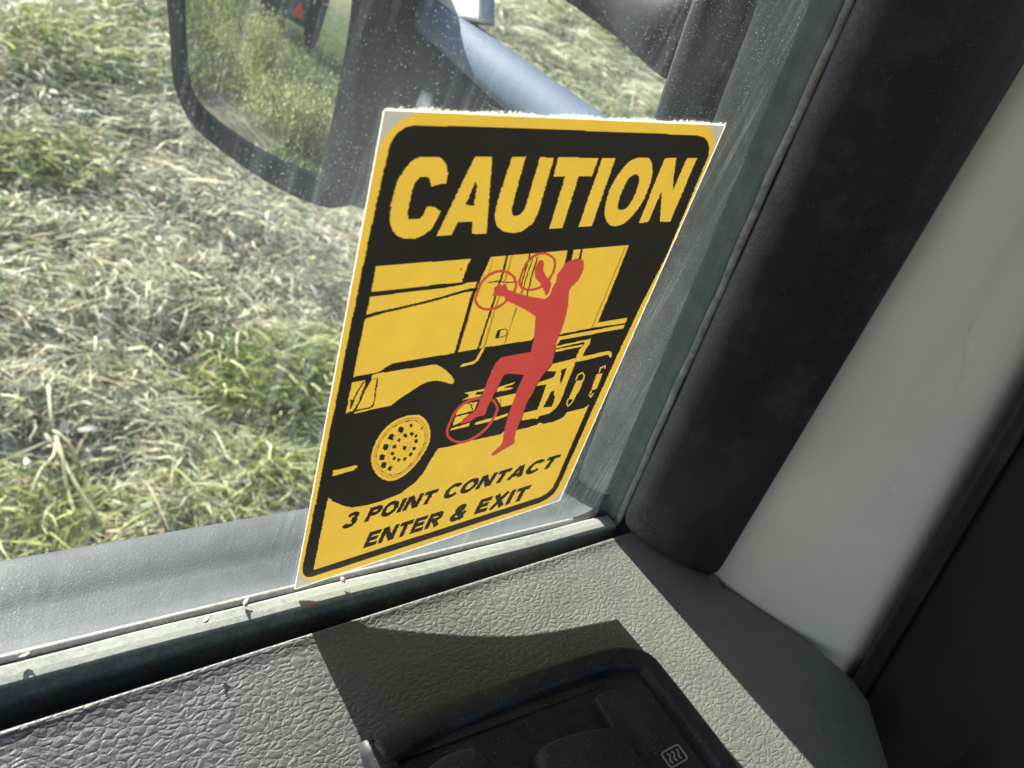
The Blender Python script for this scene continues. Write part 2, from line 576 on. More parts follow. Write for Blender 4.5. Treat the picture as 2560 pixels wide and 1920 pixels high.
def hay(n, r0, r1, a0, a1, pw, ls, name):
    x, y, r = polar(n, r0, r1, a0, a1, pw)
    dens = 0.5 + 0.5 * np.clip(0.9 * fnoise(x, y, 9.0, 11) + 0.7 * fnoise(x, y, 22.0, 12), -1, 1)
    kp = rng.random(n) < 0.30 + 0.70 * dens
    x, y, r, dens = x[kp], y[kp], r[kp], dens[kp]
    n = len(x)
    f1 = fnoise(x, y, 2.4, 3)
    f2 = fnoise(x, y, 7.0, 4)
    az = 2.6 * fnoise(x, y, 3.5, 5) + rng.normal(0, 0.8, n)
    ln = ls * rng.gamma(4.0, 0.25, n) * np.clip(r / 3.0, 0.9, 2.2)
    wd = rng.gamma(3.0, 0.0009, n) * np.clip(r / 3.0, 0.9, 3.0) + 0.0012
    lift = np.abs(rng.normal(0.12, 0.20, n))
    curl = rng.normal(0, 0.35, n)
    z = gz(x, y) + np.abs(rng.normal(0, 0.014, n)) + 0.010 * np.clip(f2, -1, 1) + 0.022 * dens * rng.random(n)
    si = rng.integers(0, len(STRAW), n)
    col = np.minimum(pick(STRAW, si) * rng.uniform(0.7, 1.25, n)[:, None], 0.85)
    gcol = pick(GREEN, rng.integers(0, len(GREEN), n)) * rng.uniform(0.7, 1.2, n)[:, None]
    isg = rng.random(n) < np.clip(0.13 + 0.20 * (f1 - 0.35) + 0.12 * f2, 0.05, 0.85)
    col[isg] = gcol[isg]
    lift = np.where(isg, lift + 0.25, lift)
    o = blades(name, x, y, z, az, ln, wd, lift, curl, col)
    o['kind'] = 'stuff'
    tag(o, 'pale cut hay and grass lying in matted swirls on the field', 'hay')
    return o

hay(270000, 1.15, 9.5, math.radians(-30), math.radians(75), 0.75, 0.078, 'cut_hay')
def litter():
    n = 5200
    x, y, r = polar(n, 1.2, 7.0, math.radians(-25), math.radians(70), 0.9)
    col = pick([(0.72, 0.66, 0.50), (0.62, 0.50, 0.36), (0.45, 0.33, 0.23), (0.78, 0.74, 0.62), (0.35, 0.39, 0.25), (0.55, 0.42, 0.30)], rng.integers(0, 6, n)) * rng.uniform(0.7, 1.1, n)[:, None]
    o = blades('leaf_litter', x, y, gz(x, y) + rng.uniform(0.012, 0.045, n), rng.uniform(0, 6.28, n), rng.gamma(3, 0.010, n) + 0.012, rng.gamma(3, 0.0026, n) + 0.004,
               rng.normal(0.05, 0.25, n), rng.normal(0, 0.5, n), col)
    o['kind'] = 'stuff'
    tag(o, 'broken dry leaves and husk bits scattered through the cut hay', 'leaf litter')
litter()
def green_patches():
    cx = [at for at in []]
    xs, ys = [], []
    for (px, py, sx, n) in [(170, 130, 0.22, 1500), (700, 960, 0.11, 900), (560, 1270, 0.06, 250), (700, 1180, 0.08, 450),
                            (60, 380, 0.12, 600), (1480, 250, 0.5, 900), (330, 20, 0.25, 900), (800, 900, 0.09, 300), (60, 1330, 0.10, 300)]:
        d = ray(px, py)
        s = (G0 + GA * CAM[1] + GB * CAM[0] - CAM[2]) / (d[2] - GA * d[1] - GB * d[0])
        c = CAM + d * s
        xs.append(c[0] + rng.normal(0, sx, n))
        ys.append(c[1] + rng.normal(0, sx * 0.7, n))
    x, y = np.concatenate(xs), np.concatenate(ys)
    n = len(x)
    col = pick([(0.32, 0.38, 0.12), (0.44, 0.49, 0.16), (0.22, 0.28, 0.10), (0.56, 0.56, 0.24)], rng.integers(0, 4, n)) * rng.uniform(0.7, 1.15, n)[:, None]
    o = blades('living_grass', x, y, gz(x, y) + 0.01, rng.uniform(0, 6.28, n), rng.uniform(0.05, 0.15, n), rng.uniform(0.003, 0.008, n),
               rng.uniform(0.3, 1.1, n), rng.normal(0, 0.3, n), col)
    o['kind'] = 'stuff'
    tag(o, 'fresh green grass tufts growing up through the cut hay', 'grass')
green_patches()

# ------------------------------------------------------------------ door
RK = 0.225                                   # rake of the front window post
def rp(xp, y, z):                            # raked section coordinate -> point
    return (xp - RK * z, y, z)

cab = thing('truck', 'dusty truck cab around the window: grained black door top, rubber seals and white windshield pillar', 'truck', (0, 0, 0))
sk = []
for z, y in [(-0.030, 0.0525), (-0.05, 0.060), (-0.12, 0.072), (-0.40, 0.080), (-0.80, 0.070)]:
    sk.append([(x, y, z) for x in np.linspace(-0.75, 0.34, 6)])
door = loft('door', sk, simple('white_door_paint', (0.72, 0.71, 0.68), 0.35, var=0.08), cab)

# outer window frame: section swept along the sill, round the corner and up the post
def opening_path(offz, offx, zbase=-0.004, xp=0.165, rad=0.026, zt=0.62):
    """opening edge pushed outwards (offz below, offx ahead); list of (x,z)"""
    zb = zbase - offz
    xq = xp + offx
    r = max(rad + 0.5 * (offz + offx), 0.004)
    pts = [(x, zb) for x in np.linspace(-0.75, xq - r - 0.03, 12)]
    up = np.array([-RK, 1.0]) / math.hypot(RK, 1)
    corner = np.array([xq - RK * zb, zb])
    a = corner + np.array([-r, 0])
    b = corner + up * r
    for t in np.linspace(0, 1, 9):
        pts.append(tuple((1 - t) ** 2 * a + 2 * t * (1 - t) * corner + t * t * b))
    for z in np.linspace(zb + r + 0.03, zt, 8):
        pts.append((xq - RK * z, z))
    return pts
rows = []
for offz, offx, y in [(-0.001, 0.013, 0.003), (0.0005, 0.012, 0.006), (0.002, 0.011, 0.010), (0.0035, 0.006, 0.020), (0.0042, 0.003, 0.0235), (0.0040, 0.001, 0.026),
                      (0.005, 0.0, 0.034), (0.0068, 0.0, 0.041), (0.0090, 0.0004, 0.0465), (0.0112, 0.0018, 0.0490), (0.013, 0.004, 0.0502), (0.020, 0.011, 0.0520), (0.034, 0.025, 0.053)]:
    rows.append([(x, y, z) for x, z in opening_path(offz, offx)])
outer = fix_normals(loft('outer_window_frame', rows, M_OUT, door))
sk = []
for z in np.linspace(-0.03, 0.62, 5):
    sk.append([rp(0.190, 0.0525, z), rp(0.22, 0.054, z), rp(0.30, 0.045, z), rp(0.34, 0.02, z)])
loft('post_skin', sk, M_OUT, door)

# window pane
gp = [(-0.75, -0.03), (0.1770 + RK * 0.03, -0.03), (0.1770 - RK * 0.62, 0.62), (-0.75, 0.62)]
gv = [(x, 0.0, z) for x, z in gp] + [(x, 0.0038, z) for x, z in gp]
mesh_obj('window_glass', [(x, 0.0, z) for x, z in gp], [(0, 1, 2, 3)], M_GLASS, door)

# inner belt seal: dusty top, dark flank
prof = [(-0.0004, -0.012), (-0.0004, -0.0032), (-0.0010, -0.0024), (-0.0018, -0.0021), (-0.0050, -0.0019), (-0.0074, -0.0020), (-0.0079, -0.0022), (-0.0083, -0.0027), (-0.0087, -0.0036),
        (-0.0100, -0.0060), (-0.0125, -0.0125), (-0.0150, -0.0200), (-0.0150, -0.035)]
rows = []
for x in np.concatenate([np.linspace(-0.75, 0.10, 60), np.linspace(0.11, 0.172, 10)]):
    jit = 0.00025 * math.sin(x * 90) + 0.0002 * math.sin(x * 41 + 1)
    rows.append([(x, y - 0.0002 * math.sin(x * 33), z + (jit if z > -0.01 else 0)) for y, z in prof])
fix_normals(loft('belt_seal', rows, M_BELT, door, smooth=False))
# glass run bead at the foot of the pane, outside
rows = []
for x in np.linspace(-0.75, 0.150, 40):
    rows.append([(x, 0.0004, -0.012), (x, 0.0004, -0.0036), (x, 0.0016, -0.0024), (x, 0.0032, -0.0030), (x, 0.0040, -0.0065), (x, 0.0042, -0.012)])
fix_normals(loft('outer_wiper_seal', rows, M_TRIM, door))

# glass run rubber along the raked post (flat dusty lip on the glass)
prof = [(0.1700, 0.0228), (0.1680, 0.0222), (0.1668, 0.0208), (0.1667, 0.0195), (0.1672, 0.0180), (0.1688, 0.0138), (0.1695, 0.0118), (0.1701, 0.0108), (0.1706, 0.0090),
        (0.1718, 0.0056), (0.1728, 0.0030), (0.1733, 0.0024), (0.1736, 0.0010), (0.1745, -0.0012), (0.1752, -0.0028), (0.1760, -0.0036), (0.1775, -0.0030)]
rows = []
zs = np.linspace(-0.03, 0.62, 90)
for z in zs:
    j = 0.0003 * math.sin(z * 70) + 0.0002 * math.sin(z * 171 + 2)
    rows.append([rp(x + j * (1 if x > 0.173 else 0.3), y, z) for x, y in prof])
fix_normals(loft('glass_run_seal', rows, M_RUB, door))
# welt bead along the seam
rows = []
for z in zs:
    j = 0.00045 * math.sin(z * 63) + 0.0003 * math.sin(z * 190 + 1)
    rows.append([rp(0.1768 + j + 0.0016 * math.cos(a), -0.0046 + 0.0017 * math.sin(a), z) for a in np.linspace(0, 2 * math.pi, 10, endpoint=False)])
fix_normals(loft('seam_welt', rows, M_SEAM, door, closed=True))

# bulky black trim of the door frame, with a rounded foot
prof = catmull([(0.1790, -0.0010), (0.1785, -0.0050), (0.1757, -0.0085), (0.1752, -0.0130), (0.1768, -0.0200), (0.1805, -0.0290), (0.1855, -0.0380),
                (0.1915, -0.0455), (0.1960, -0.0498), (0.1985, -0.0520), (0.2012, -0.0535), (0.2035, -0.0520), (0.204, -0.046)], 5)
cen = np.array([0.196, -0.024])
rows = []
zfoot = -0.0125
foot = [(0.0, 0.55), (0.0012, 0.80), (0.004, 0.93), (0.008, 0.985), (0.013, 1.0)]
def foot_z(y):      # the foot follows the shelf it stands on
    return -0.0048 + 0.03 * (-y - 0.014)
for dz, sc_ in foot:
    rows.append([rp(*(cen + (p - cen) * sc_), foot_z((cen + (p - cen) * sc_)[1]) + dz) for p in prof])
for z in np.linspace(0.022, 0.62, 40):
    rows.append([rp(p[0], p[1], z) for p in prof])
fix_normals(loft('frame_trim', rows, M_TRIM, door))

# grained shelf of the inner trim
def lip_y(x):
    return -0.0178 + 0.0195 * x
def shelf_z(x, y):
    k = 0.09 + 0.10 * np.clip((0.0 - x) / 0.12, 0, 1.5) - 1.0 * np.clip(x, 0, 0.13)
    t = lip_y(x) - y
    z = -0.0050 + 0.012 * np.clip(x, -0.2, 0.3) - k * t
    z = z - 0.0015 * np.exp(-((x - 0.07) / 0.06) ** 2) * np.clip(t / 0.03, 0, 1)
    z = z - 0.6 * np.clip(t - 0.16, 0, 1) ** 1.2
    return z
def hit_shelf(p, lift=0.0):
    d = ray(*p)
    lo, hi = 0.05, 1.2
    for _ in range(50):
        mid = 0.5 * (lo + hi)
        q = CAM + d * mid
        if q[2] > shelf_z(q[0], q[1]) + lift:
            lo = mid
        else:
            hi = mid
    return CAM + d * lo
edge = [hit_shelf(p) for p in [(1786, 1440), (1860, 1478), (1960, 1545), (2070, 1622), (2145, 1685), (2190, 1745), (2216, 1830), (2247, 1925), (2290, 2060), (2330, 2250)]]
ey = np.array([e[1] for e in edge])[::-1]
ex = np.array([e[0] for e in edge])[::-1]
def shelf_xmax(y):
    if y > ey[-1]:
        return ex[-1] + (y - ey[-1]) * 0.15
    return float(np.interp(y, ey, ex))
ts = np.concatenate([[-0.0008, -0.0006, -0.0001, 0.0006, 0.0016], np.linspace(0.004, 0.225, 80)])
dz = [-0.014, -0.0010, 0.0004, 0.0007, 0.0004] + [0.0] * 80
rows = []
for t_, d_ in zip(ts, dz):
    xm = shelf_xmax(lip_y(0.15) - t_)
    xs = np.concatenate([np.linspace(-0.75, -0.16, 12), np.linspace(-0.15, xm - 0.012, 60), xm - np.array([0.009, 0.006, 0.003, 0.001, 0.0])])
    row = []
    for i, x in enumerate(xs):
        y = lip_y(max(x, -0.3)) - t_
        drop = [0.0003, 0.0009, 0.0022, 0.0045, 0.012][i - len(xs) + 5] if i >= len(xs) - 5 and y < -0.055 else 0.0
        row.append((x, y, shelf_z(x, y) + d_ - drop))
    rows.append(row)
last = rows[-1]
for k, (a, b) in enumerate([(0.01, 0.03), (0.018, 0.10), (0.02, 0.40)]):
    rows.append([(x, y - a, z - b) for x, y, z in last])
fix_normals(loft('trim_panel', rows, M_LEA, door))

# switch panel: rim, recessed plate, rockers
def ring(pix, lift, per=5):
    P = [hit_shelf(p, 0) for p in pix]
    P = catmull(np.array(P + [P[0]]), per)[:-1]
    P[:, 2] += lift
    return P
out_px = [(892, 1866), (980, 1818), (1071, 1772), (1252, 1703), (1433, 1645), (1523, 1624), (1580, 1628), (1625, 1650), (1662, 1692), (1712, 1755), (1805, 1877),
          (1900, 2020), (1960, 2160), (1900, 2300), (1650, 2420), (1300, 2480), (1060, 2350), (960, 2080)]
R0 = ring(out_px, -0.001)
cen = R0.mean(0)
def inset(P, dist, lift):
    n = len(P)
    out = []
    for i in range(n):
        t = P[(i + 1) % n] - P[i - 1]
        nrm = np.array([-t[1], t[0], 0])
        nrm /= np.linalg.norm(nrm)
        if np.dot(nrm[:2], cen[:2] - P[i][:2]) < 0:
            nrm = -nrm
        out.append(P[i] + nrm * dist + np.array([0, 0, lift]))
    return np.array(out)
rings = [R0, inset(R0, 0.0006, 0.0032), inset(R0, 0.0016, 0.0048), inset(R0, 0.0034, 0.0056), inset(R0, 0.0085, 0.0052), inset(R0, 0.0100, 0.0046),
         inset(R0, 0.0104, 0.0022), inset(R0, 0.0110, 0.0016)]
sw = loft('switch_panel', rings, M_SW, cab, closed=True)
bm = bmesh.new()
bm.from_mesh(sw.data)
bm.verts.ensure_lookup_table()
n = len(R0)
f = bm.faces.new([bm.verts[(len(rings) - 1) * n + i] for i in range(n)])
f.smooth = False
bmesh.ops.triangulate(bm, faces=[f])
bmesh.ops.recalc_face_normals(bm, faces=bm.faces)
bm.to_mesh(sw.data)
bm.free()
def rocker(name, pix, h, parent, mat, dome=0.0, base=0.0010, per=5, soft=0.0012):
    P = [hit_shelf(p, 0.004) for p in pix]
    P = catmull(np.array(P + [P[0]]), per)[:-1]
    c = P.mean(0)
    rows = []
    for s, l in [(1.0, base - 0.004), (1.0, h * 0.55), (1 - 0.35 * soft / 0.02, h * 0.9), (1 - soft / 0.02, h), (0.6, h + dome * 0.6), (0.3, h + dome * 0.9), (0.02, h + dome)]:
        q = c + (P - c) * s
        q[:, 2] = P[:, 2] * 0 + (c[2] + (P[:, 2] - c[2]) * s) + l
        rows.append(q)
    return fix_normals(loft(name, rows, mat, parent, closed=True, cap=True))
rocker('defrost_button', [(1482, 1752), (1500, 1738), (1570, 1718), (1606, 1720), (1640, 1765), (1700, 1850), (1780, 1970), (1700, 2040), (1600, 1940), (1530, 1830)],
       0.0022, sw, M_SW, 0.0004)
rocker('window_switch', [(1330, 1905), (1345, 1880), (1400, 1855), (1500, 1834), (1545, 1842), (1580, 1900), (1640, 1990), (1560, 2050), (1420, 2060), (1360, 1990)],
       0.0052, sw, M_SW, 0.0012, soft=0.0028)
rocker('window_switch', [(1040, 1950), (1100, 1905), (1165, 1885), (1190, 1895), (1240, 1960), (1280, 2060), (1180, 2120), (1080, 2060)],
       0.0052, sw, M_SW, 0.0012, soft=0.0028)
# heated glass pictogram printed on the button
M_ICON = simple('pale_grey_print', (0.40, 0.40, 0.39), 0.6)
def stroke_strip(pix, wpx, lift):
    pix = np.array(pix, float)
    L, Rr = [], []
    for i in range(len(pix)):
        t = pix[min(i + 1, len(pix) - 1)] - pix[max(i - 1, 0)]
        t /= np.linalg.norm(t)
        nn = np.array([-t[1], t[0]]) * wpx / 2
        L.append(hit_shelf(tuple(pix[i] + nn), lift))
        Rr.append(hit_shelf(tuple(pix[i] - nn), lift))
    return L, Rr
iv, if_ = [], []
c0, ux, uy = np.array([1686., 1890.]), np.array([21., -12.]), np.array([13., 18.])
def icon(pts, wpx):
    L, Rr = stroke_strip([c0 + ux * a + uy * b for a, b in pts], wpx, 0.0069)
    for i in range(len(L) - 1):
        b = len(iv)
        iv.extend([L[i], Rr[i], Rr[i + 1], L[i + 1]])
        if_.append((b, b + 1, b + 2, b + 3))
rr = [(-.75, -1), (.75, -1), (.95, -.9), (1, -.7), (1, .7), (.95, .9), (.75, 1), (-.75, 1), (-.95, .9), (-1, .7), (-1, -.7), (-.95, -.9), (-.75, -1)]
icon(rr, 4.0)
for a in (-.5, 0, .5):
    icon([(a + .14 * math.sin(t * 6.3), -.62 + 1.24 * t) for t in np.linspace(0, 1, 9)], 4.0)
icon([(-1.0, 1.45), (-.7, 1.75), (-.2, 1.95), (.4, 2.0)], 4.0)
mesh_obj('heated_glass_symbol', iv, if_, M_ICON, sw)

# ------------------------------------------------------------------ cab body
rows = []
for z in np.linspace(-0.12, 0.62, 30):
    yr = -0.1235 + 0.13 * z
    dy = yr + 0.1235
    pr = catmull([(0.235, -0.018), (0.2070, -0.040), (0.2075, -0.056), (0.2125, -0.072), (0.2215, -0.0905 + dy * 0.5), (0.2340, -0.107 + dy * 0.8), (0.2480, -0.1165 + dy),
                  (0.266, -0.1215 + dy), (0.30, -0.118 + dy), (0.345, -0.10 + dy), (0.36, -0.03), (0.33, 0.015), (0.235, 0.0)], 5)
    rows.append([rp(p[0], p[1], z) for p in pr])
fix_normals(loft('windshield_pillar', rows, M_WHITE, cab))
tube('pillar_weatherstrip', [rp(0.246, -0.124 + 0.13 * z, z) for z in np.linspace(-0.15, 0.62, 30)], 0.0042, M_TRIM, cab)
rows = []
for z in np.linspace(-0.15, 0.62, 20):
    dy = 0.13 * z - 0.1235
    pr = catmull([(0.262, dy + 0.010), (0.2500, dy - 0.0035), (0.2500, dy - 0.010), (0.258, dy - 0.028), (0.285, dy - 0.055), (0.34, dy - 0.075), (0.42, dy - 0.07), (0.46, dy - 0.02)], 4)
    rows.append([rp(p[0], p[1], z) for p in pr])
fix_normals(loft('pillar_garnish', rows, M_DARK, cab))
from mathutils.bvhtree import BVHTree
pil = bpy.data.objects['windshield_pillar']
bv = BVHTree.FromPolygons([v.co.copy() for v in pil.data.vertices], [tuple(p.vertices) for p in pil.data.polygons])
def glint(pix, col, label):  # flat pale patch that paints a sun reflection onto the pillar
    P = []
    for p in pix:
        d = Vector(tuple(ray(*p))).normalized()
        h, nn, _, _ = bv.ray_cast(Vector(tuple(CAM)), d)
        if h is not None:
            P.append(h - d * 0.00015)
    o = mesh_obj('glint_patch', P, [tuple(range(len(P)))], simple('glint', col, 0.5, var=0.15, vscale=300), pil)
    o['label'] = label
glint([(2450, 795), (2458, 830), (2440, 880), (2420, 930), (2385, 1005), (2378, 1012), (2400, 950), (2412, 900), (2408, 860), (2430, 810)], (0.95, 0.83, 0.73), 'painted peach glint on the white pillar')
glint([(2245, 1196), (2240, 1222), (2228, 1234), (2236, 1212)], (0.93, 0.88, 0.82), 'small painted white glint on the white pillar')
# dash end and scuttle ahead of the pillar foot
box('dash_end', (0.28, -0.95, -0.45), (0.62, -0.118, 0.035), M_DARK, cab, 0.02)
box('dash_top', (0.30, -1.4, -0.45), (0.95, -0.20, 0.06), M_DARK, cab, 0.03)
box('scuttle_side', (0.215, -0.115, -0.85), (0.90, 0.05, -0.06), M_DARK, cab, 0.01)

# rest of the cab round the camera: headliner, rear wall, far door, floor, seat
M_HEAD = simple('grey_headliner', (0.045, 0.042, 0.038), 0.9, var=0.1)
box('headliner', (-1.3, -1.75, 0.66), (0.45, 0.02, 0.74), M_HEAD, cab, 0.02)
ws = NM('tinted_windshield')
ws.t.nodes.remove(ws.p)
ws_t = ws.n('BsdfTransparent')
ws_t.inputs[0].default_value = (0.40, 0.46, 0.45, 1)
ws.l(ws_t.outputs[0], ws.out.inputs[0])
mesh_obj('windshield', [(0.45, -0.10, 0.70), (0.45, -1.75, 0.70), (0.86, -1.75, 0.03), (0.86, -0.10, 0.03)], [(0, 1, 2, 3)], ws.m, cab)
box('rear_wall', (-1.36, -1.75, -0.95), (-1.30, 0.02, -0.15), M_HEAD, cab, 0.01)
box('rear_header', (-1.36, -1.75, 0.58), (-1.30, 0.02, 0.70), M_HEAD, cab, 0.01)
box('cab_floor', (-1.3, -1.75, -0.98), (0.9, 0.0, -0.92), M_DARK, cab, 0.01)
box('far_door_panel', (-1.3, -1.80, -0.95), (0.3, -1.74, -0.06), M_DARK, cab, 0.01)
box('far_door_header', (-1.3, -1.80, 0.58), (0.3, -1.74, 0.70), M_HEAD, cab, 0.01)
M_SEAT = simple('tan_seat_vinyl', (0.46, 0.37, 0.29), 0.6, var=0.15)
box('seat_cushion', (-0.95, -0.78, -0.55), (-0.25, -0.12, -0.30), M_SEAT, cab, 0.05)
box('seat_back', (-1.08, -0.72, -0.40), (-0.90, -0.14, 0.12), M_SEAT, cab, 0.06)
box('quarter_panel', (-1.30, -0.02, -0.95), (-0.76, 0.06, 0.70), M_DARK, cab, 0.01)

# ------------------------------------------------------------------ side mirror
nM = np.array([-0.92, -0.39, 0.085])
nM /= np.linalg.norm(nM)
cM = at_dist((650, 200), 0.75)
def onM(p, back=0.0):
    return at_plane(p, cM - nM * back, nM)
mir = thing('side_mirror', 'black truck side mirror on a dusty plastic arm, hay and tractor reflected in it', 'mirror', tuple(cM - nM * 0.05 + np.array([0, 0, -0.12])))
mloc = np.array(mir.location)
def mobj(o):
    o.matrix_parent_inverse = Matrix.Translation(-Vector(mloc))
    return o
outer_px = [(400, -190), (403, -110), (409, 0), (417, 90), (427, 194), (445, 253), (470, 307), (533, 366), (633, 438), (723, 488), (796, 516), (826, 517), (846, 495),
            (866, 407), (886, 240), (908, 60), (925, -100), (932, -190), (915, -250), (860, -285), (640, -300), (480, -285), (420, -250)]
glass_px = [(462, -180), (460, -110), (459, 0), (457, 90), (457, 194), (468, 240), (490, 270), (533, 307), (633, 375), (723, 421), (777, 442), (800, 438), (809, 420),
            (826, 340), (846, 230), (872, 90), (893, -100), (898, -170), (885, -215), (845, -240), (640, -250), (505, -240), (472, -215)]
O0 = catmull([onM(p) for p in outer_px] + [onM(outer_px[0])], 4)[:-1]
I0 = catmull([onM(p) for p in glass_px] + [onM(glass_px[0])], 4)[:-1]
def ringscale(P, s, back):
    c = P.mean(0)
    return c + (P - c) * s - nM * back
rows = [I0 - nM * 0.030, I0 + nM * 0.0015, I0 * 0.8 + O0 * 0.2 + nM * 0.003, I0 * 0.3 + O0 * 0.7 + nM * 0.002, O0 - nM * 0.003, ringscale(O0, 1.005, 0.010)]
mobj(fix_normals(loft('bezel', rows, M_MIR, mir, closed=True)))
rows = [ringscale(O0, 0.985, 0.008), ringscale(O0, 1.0, 0.014), ringscale(O0, 0.99, 0.05), ringscale(O0, 0.94, 0.09), ringscale(O0, 0.82, 0.125), ringscale(O0, 0.55, 0.142), ringscale(O0, 0.05, 0.146)]
mobj(fix_normals(loft('housing', rows, M_MIR, mir, closed=True)))
n = len(I0)
RM = 1.2                                     # convex glass
ctr = onM((680, -70))
def dome(p):
    q = p - ctr
    q = q - nM * np.dot(q, nM)
    return p - nM * (RM - math.sqrt(RM * RM - np.dot(q, q)) - 0.004)
rows = [[dome(ctr + (p - ctr) * s_) for p in I0] for s_ in np.linspace(1.0, 0.01, 26)]
mobj(fix_normals(loft('mirror_glass', rows, M_MIRROR, mir, closed=True, cap=False)))
# lower arm: deep web plus a broad rounded top rail, running back to the door
A = at_dist((1010, 100), 0.80)
B = at_y((1640, 430), 0.075)
v1 = B - A
v2 = np.array([0, 0, 1.0])
nA = np.cross(v1, v2)
nA /= np.linalg.norm(nA)
if np.dot(nA, CAM - A) < 0:
    nA = -nA
def onA(p, back=0.0):
    return at_plane(p, A - nA * back, nA)
def slab(name, pix, th, mat, parent, plane, bev=0.004):
    F = [plane(p, 0) for p in pix]
    nrm = plane(pix[0], th) * 0 - nA
    Bk = [q + nrm * th for q in F]
    n = len(F)
    f = [tuple(range(n)), tuple(range(2 * n - 1, n - 1, -1))] + [(i, (i + 1) % n, n + (i + 1) % n, n + i) for i in range(n)]
    o = fix_normals(mesh_obj(name, F + Bk, f, mat, parent))
    if bev:
        bevel(o, bev, 4)
    return o
mobj(slab('arm_web', [(840, -40), (1085, -40), (1110, 80), (1260, 215), (1380, 310), (1660, 470), (1660, 760), (1200, 640), (960, 540), (850, 505)], 0.035, M_MIR, mir, onA, 0.004))
rail = [onA(p, 0.006) for p in [(1020, 0), (1115, 70), (1228, 165), (1368, 275), (1520, 392), (1690, 515)]]
mobj(tube('arm_rail', catmull(rail, 4), 0.0165, plastic('sky_tinted_rail_plastic', (0.075, 0.105, 0.165), 0.75, (0.25, 0.27, 0.28), 0.5, 0.9, 0.15, 20, 0.4, 0.1, 900, 0.1), mir, 20))  # blue base colour paints in the sky's sheen along the rail
mobj(slab('pivot_block', [(1085, -120), (1200, -120), (1198, 48), (1192, 52), (1090, 40), (1084, 30)], 0.014, simple('weathered_light_grey_plastic', (0.62, 0.65, 0.67), 0.5, var=0.2, vscale=40), mir,
              lambda p, b=0.0: onA(p, b), 0.003))
bolt = onA((1062, 262), -0.004)
mobj(tube('bolt_cap', [bolt - nA * 0.004, bolt, bolt + nA * 0.004, bolt + nA * 0.005], [0.0105, 0.0105, 0.0095, 0.005], simple('pale_cap', (0.42, 0.44, 0.44), 0.5), mir, 20))
# upper arm
up = [at_dist((1290, -190), 0.72), at_dist((1430, -110), 0.64), at_dist((1600, -10), 0.54), at_y((1735, 62), 0.10), at_y((1850, 100), 0.075)]
mobj(tube('upper_arm', catmull(up, 5), 0.026, M_MIR, mir, 20))

# ------------------------------------------------------------------ sticker
ZO = {'3': (940, 280, 5.53), '4': (1300, 280, 4.2538), '5': (840, 600, 5.53), '6': (1140, 600, 4.8087), '7': (800, 880, 5.53), '8': (1080, 830, 4.8087),
      'A': (700, 250, 1.9404), 'B': (700, 800, 2.212), 'C': (900, 0, 2.212), 'P': (0, 0, 1.0)}
def zp(k, pts):
    ox, oy, s = ZO[k]
    return [(ox + x / s, oy + y / s) for x, y in pts]
# sheet coordinates (metres): u along the lower edge, v up
TLp, TRp, BRp, BLp = (957, 270), (1809, 310), (1396, 1247), (735, 1467)
SO = at_y(BLp, 0.0)
su = at_y(BRp, 0.0) - SO
SW_ = np.linalg.norm(su)
su = su / SW_
sv = np.cross(np.array([0, -1.0, 0]), su)
sv /= np.linalg.norm(sv)
if sv[2] < 0:
    sv = -sv
def uv(p):
    q = at_y(p, 0.0) - SO
    return np.array([q @ su, q @ sv])
SH = float(np.mean([uv(TLp)[1], uv(TRp)[1]]))
SW_ = float(np.mean([uv(TRp)[0] - uv(TLp)[0], SW_]))
CELL = 0.00020
NU, NV = int(SW_ / CELL), int(SH / CELL)
uc = (np.arange(NU) + 0.5) * CELL
vc = (np.arange(NV) + 0.5) * CELL
img = np.zeros((NV, NU), np.uint8)
W_, Y_, K_, R_, O_ = 0, 1, 2, 3, 4
def fill_uv(P, c):
    P = np.asarray(P, float)
    v0, v1_ = P[:, 1].min(), P[:, 1].max()
    for j in range(max(0, int(v0 / CELL) - 1), min(NV, int(v1_ / CELL) + 2)):
        y = vc[j]
        xs = []
        for i in range(len(P)):
            (xa, ya), (xb, yb) = P[i - 1], P[i]
            if (ya <= y) != (yb <= y):
                xs.append(xa + (y - ya) * (xb - xa) / (yb - ya))
        xs.sort()
        for a, b in zip(xs[::2], xs[1::2]):
            i0, i1 = int(math.ceil(a / CELL - 0.5)), int(math.floor(b / CELL - 0.5)) + 1
            if i1 > i0:
                img[j, max(0, i0):max(0, i1)] = c
def fill(k, pts, c):
    fill_uv([uv(p) for p in zp(k, pts)], c)
def line(k, pts, wz, c):
    P = np.array(zp(k, pts))
    wd = wz / ZO[k][2]
    for a, b in zip(P[:-1], P[1:]):
        t = b - a
        L_ = np.linalg.norm(t)
        if L_ < 1e-6:
            continue
        t = t / L_
        nn = np.array([-t[1], t[0]]) * wd / 2
        fill_uv([uv(q) for q in (a + nn - t * wd * .25, b + nn + t * wd * .25, b - nn + t * wd * .25, a - nn - t * wd * .25)], c)
def rrect(u0, v0, u1, v1_, r, c):
    P = []
    for cx_, cy_, a0 in ((u1 - r, v1_ - r, 0), (u0 + r, v1_ - r, 90), (u0 + r, v0 + r, 180), (u1 - r, v0 + r, 270)):
        for a in np.linspace(a0, a0 + 90, 10):
            P.append((cx_ + r * math.cos(math.radians(a)), cy_ + r * math.sin(math.radians(a))))
    fill_uv(P, c)
def curve(pts, per=5):
    return [tuple(q) for q in catmull(np.array(list(pts) + [pts[0]], float), per)[:-1]]
E_ = 0.0002
rrect(E_, E_, SW_ - E_, SH - E_, 0.0115, Y_)
ku0, kv0 = uv((755, 1420))[0], uv((1060, 1345))[1]
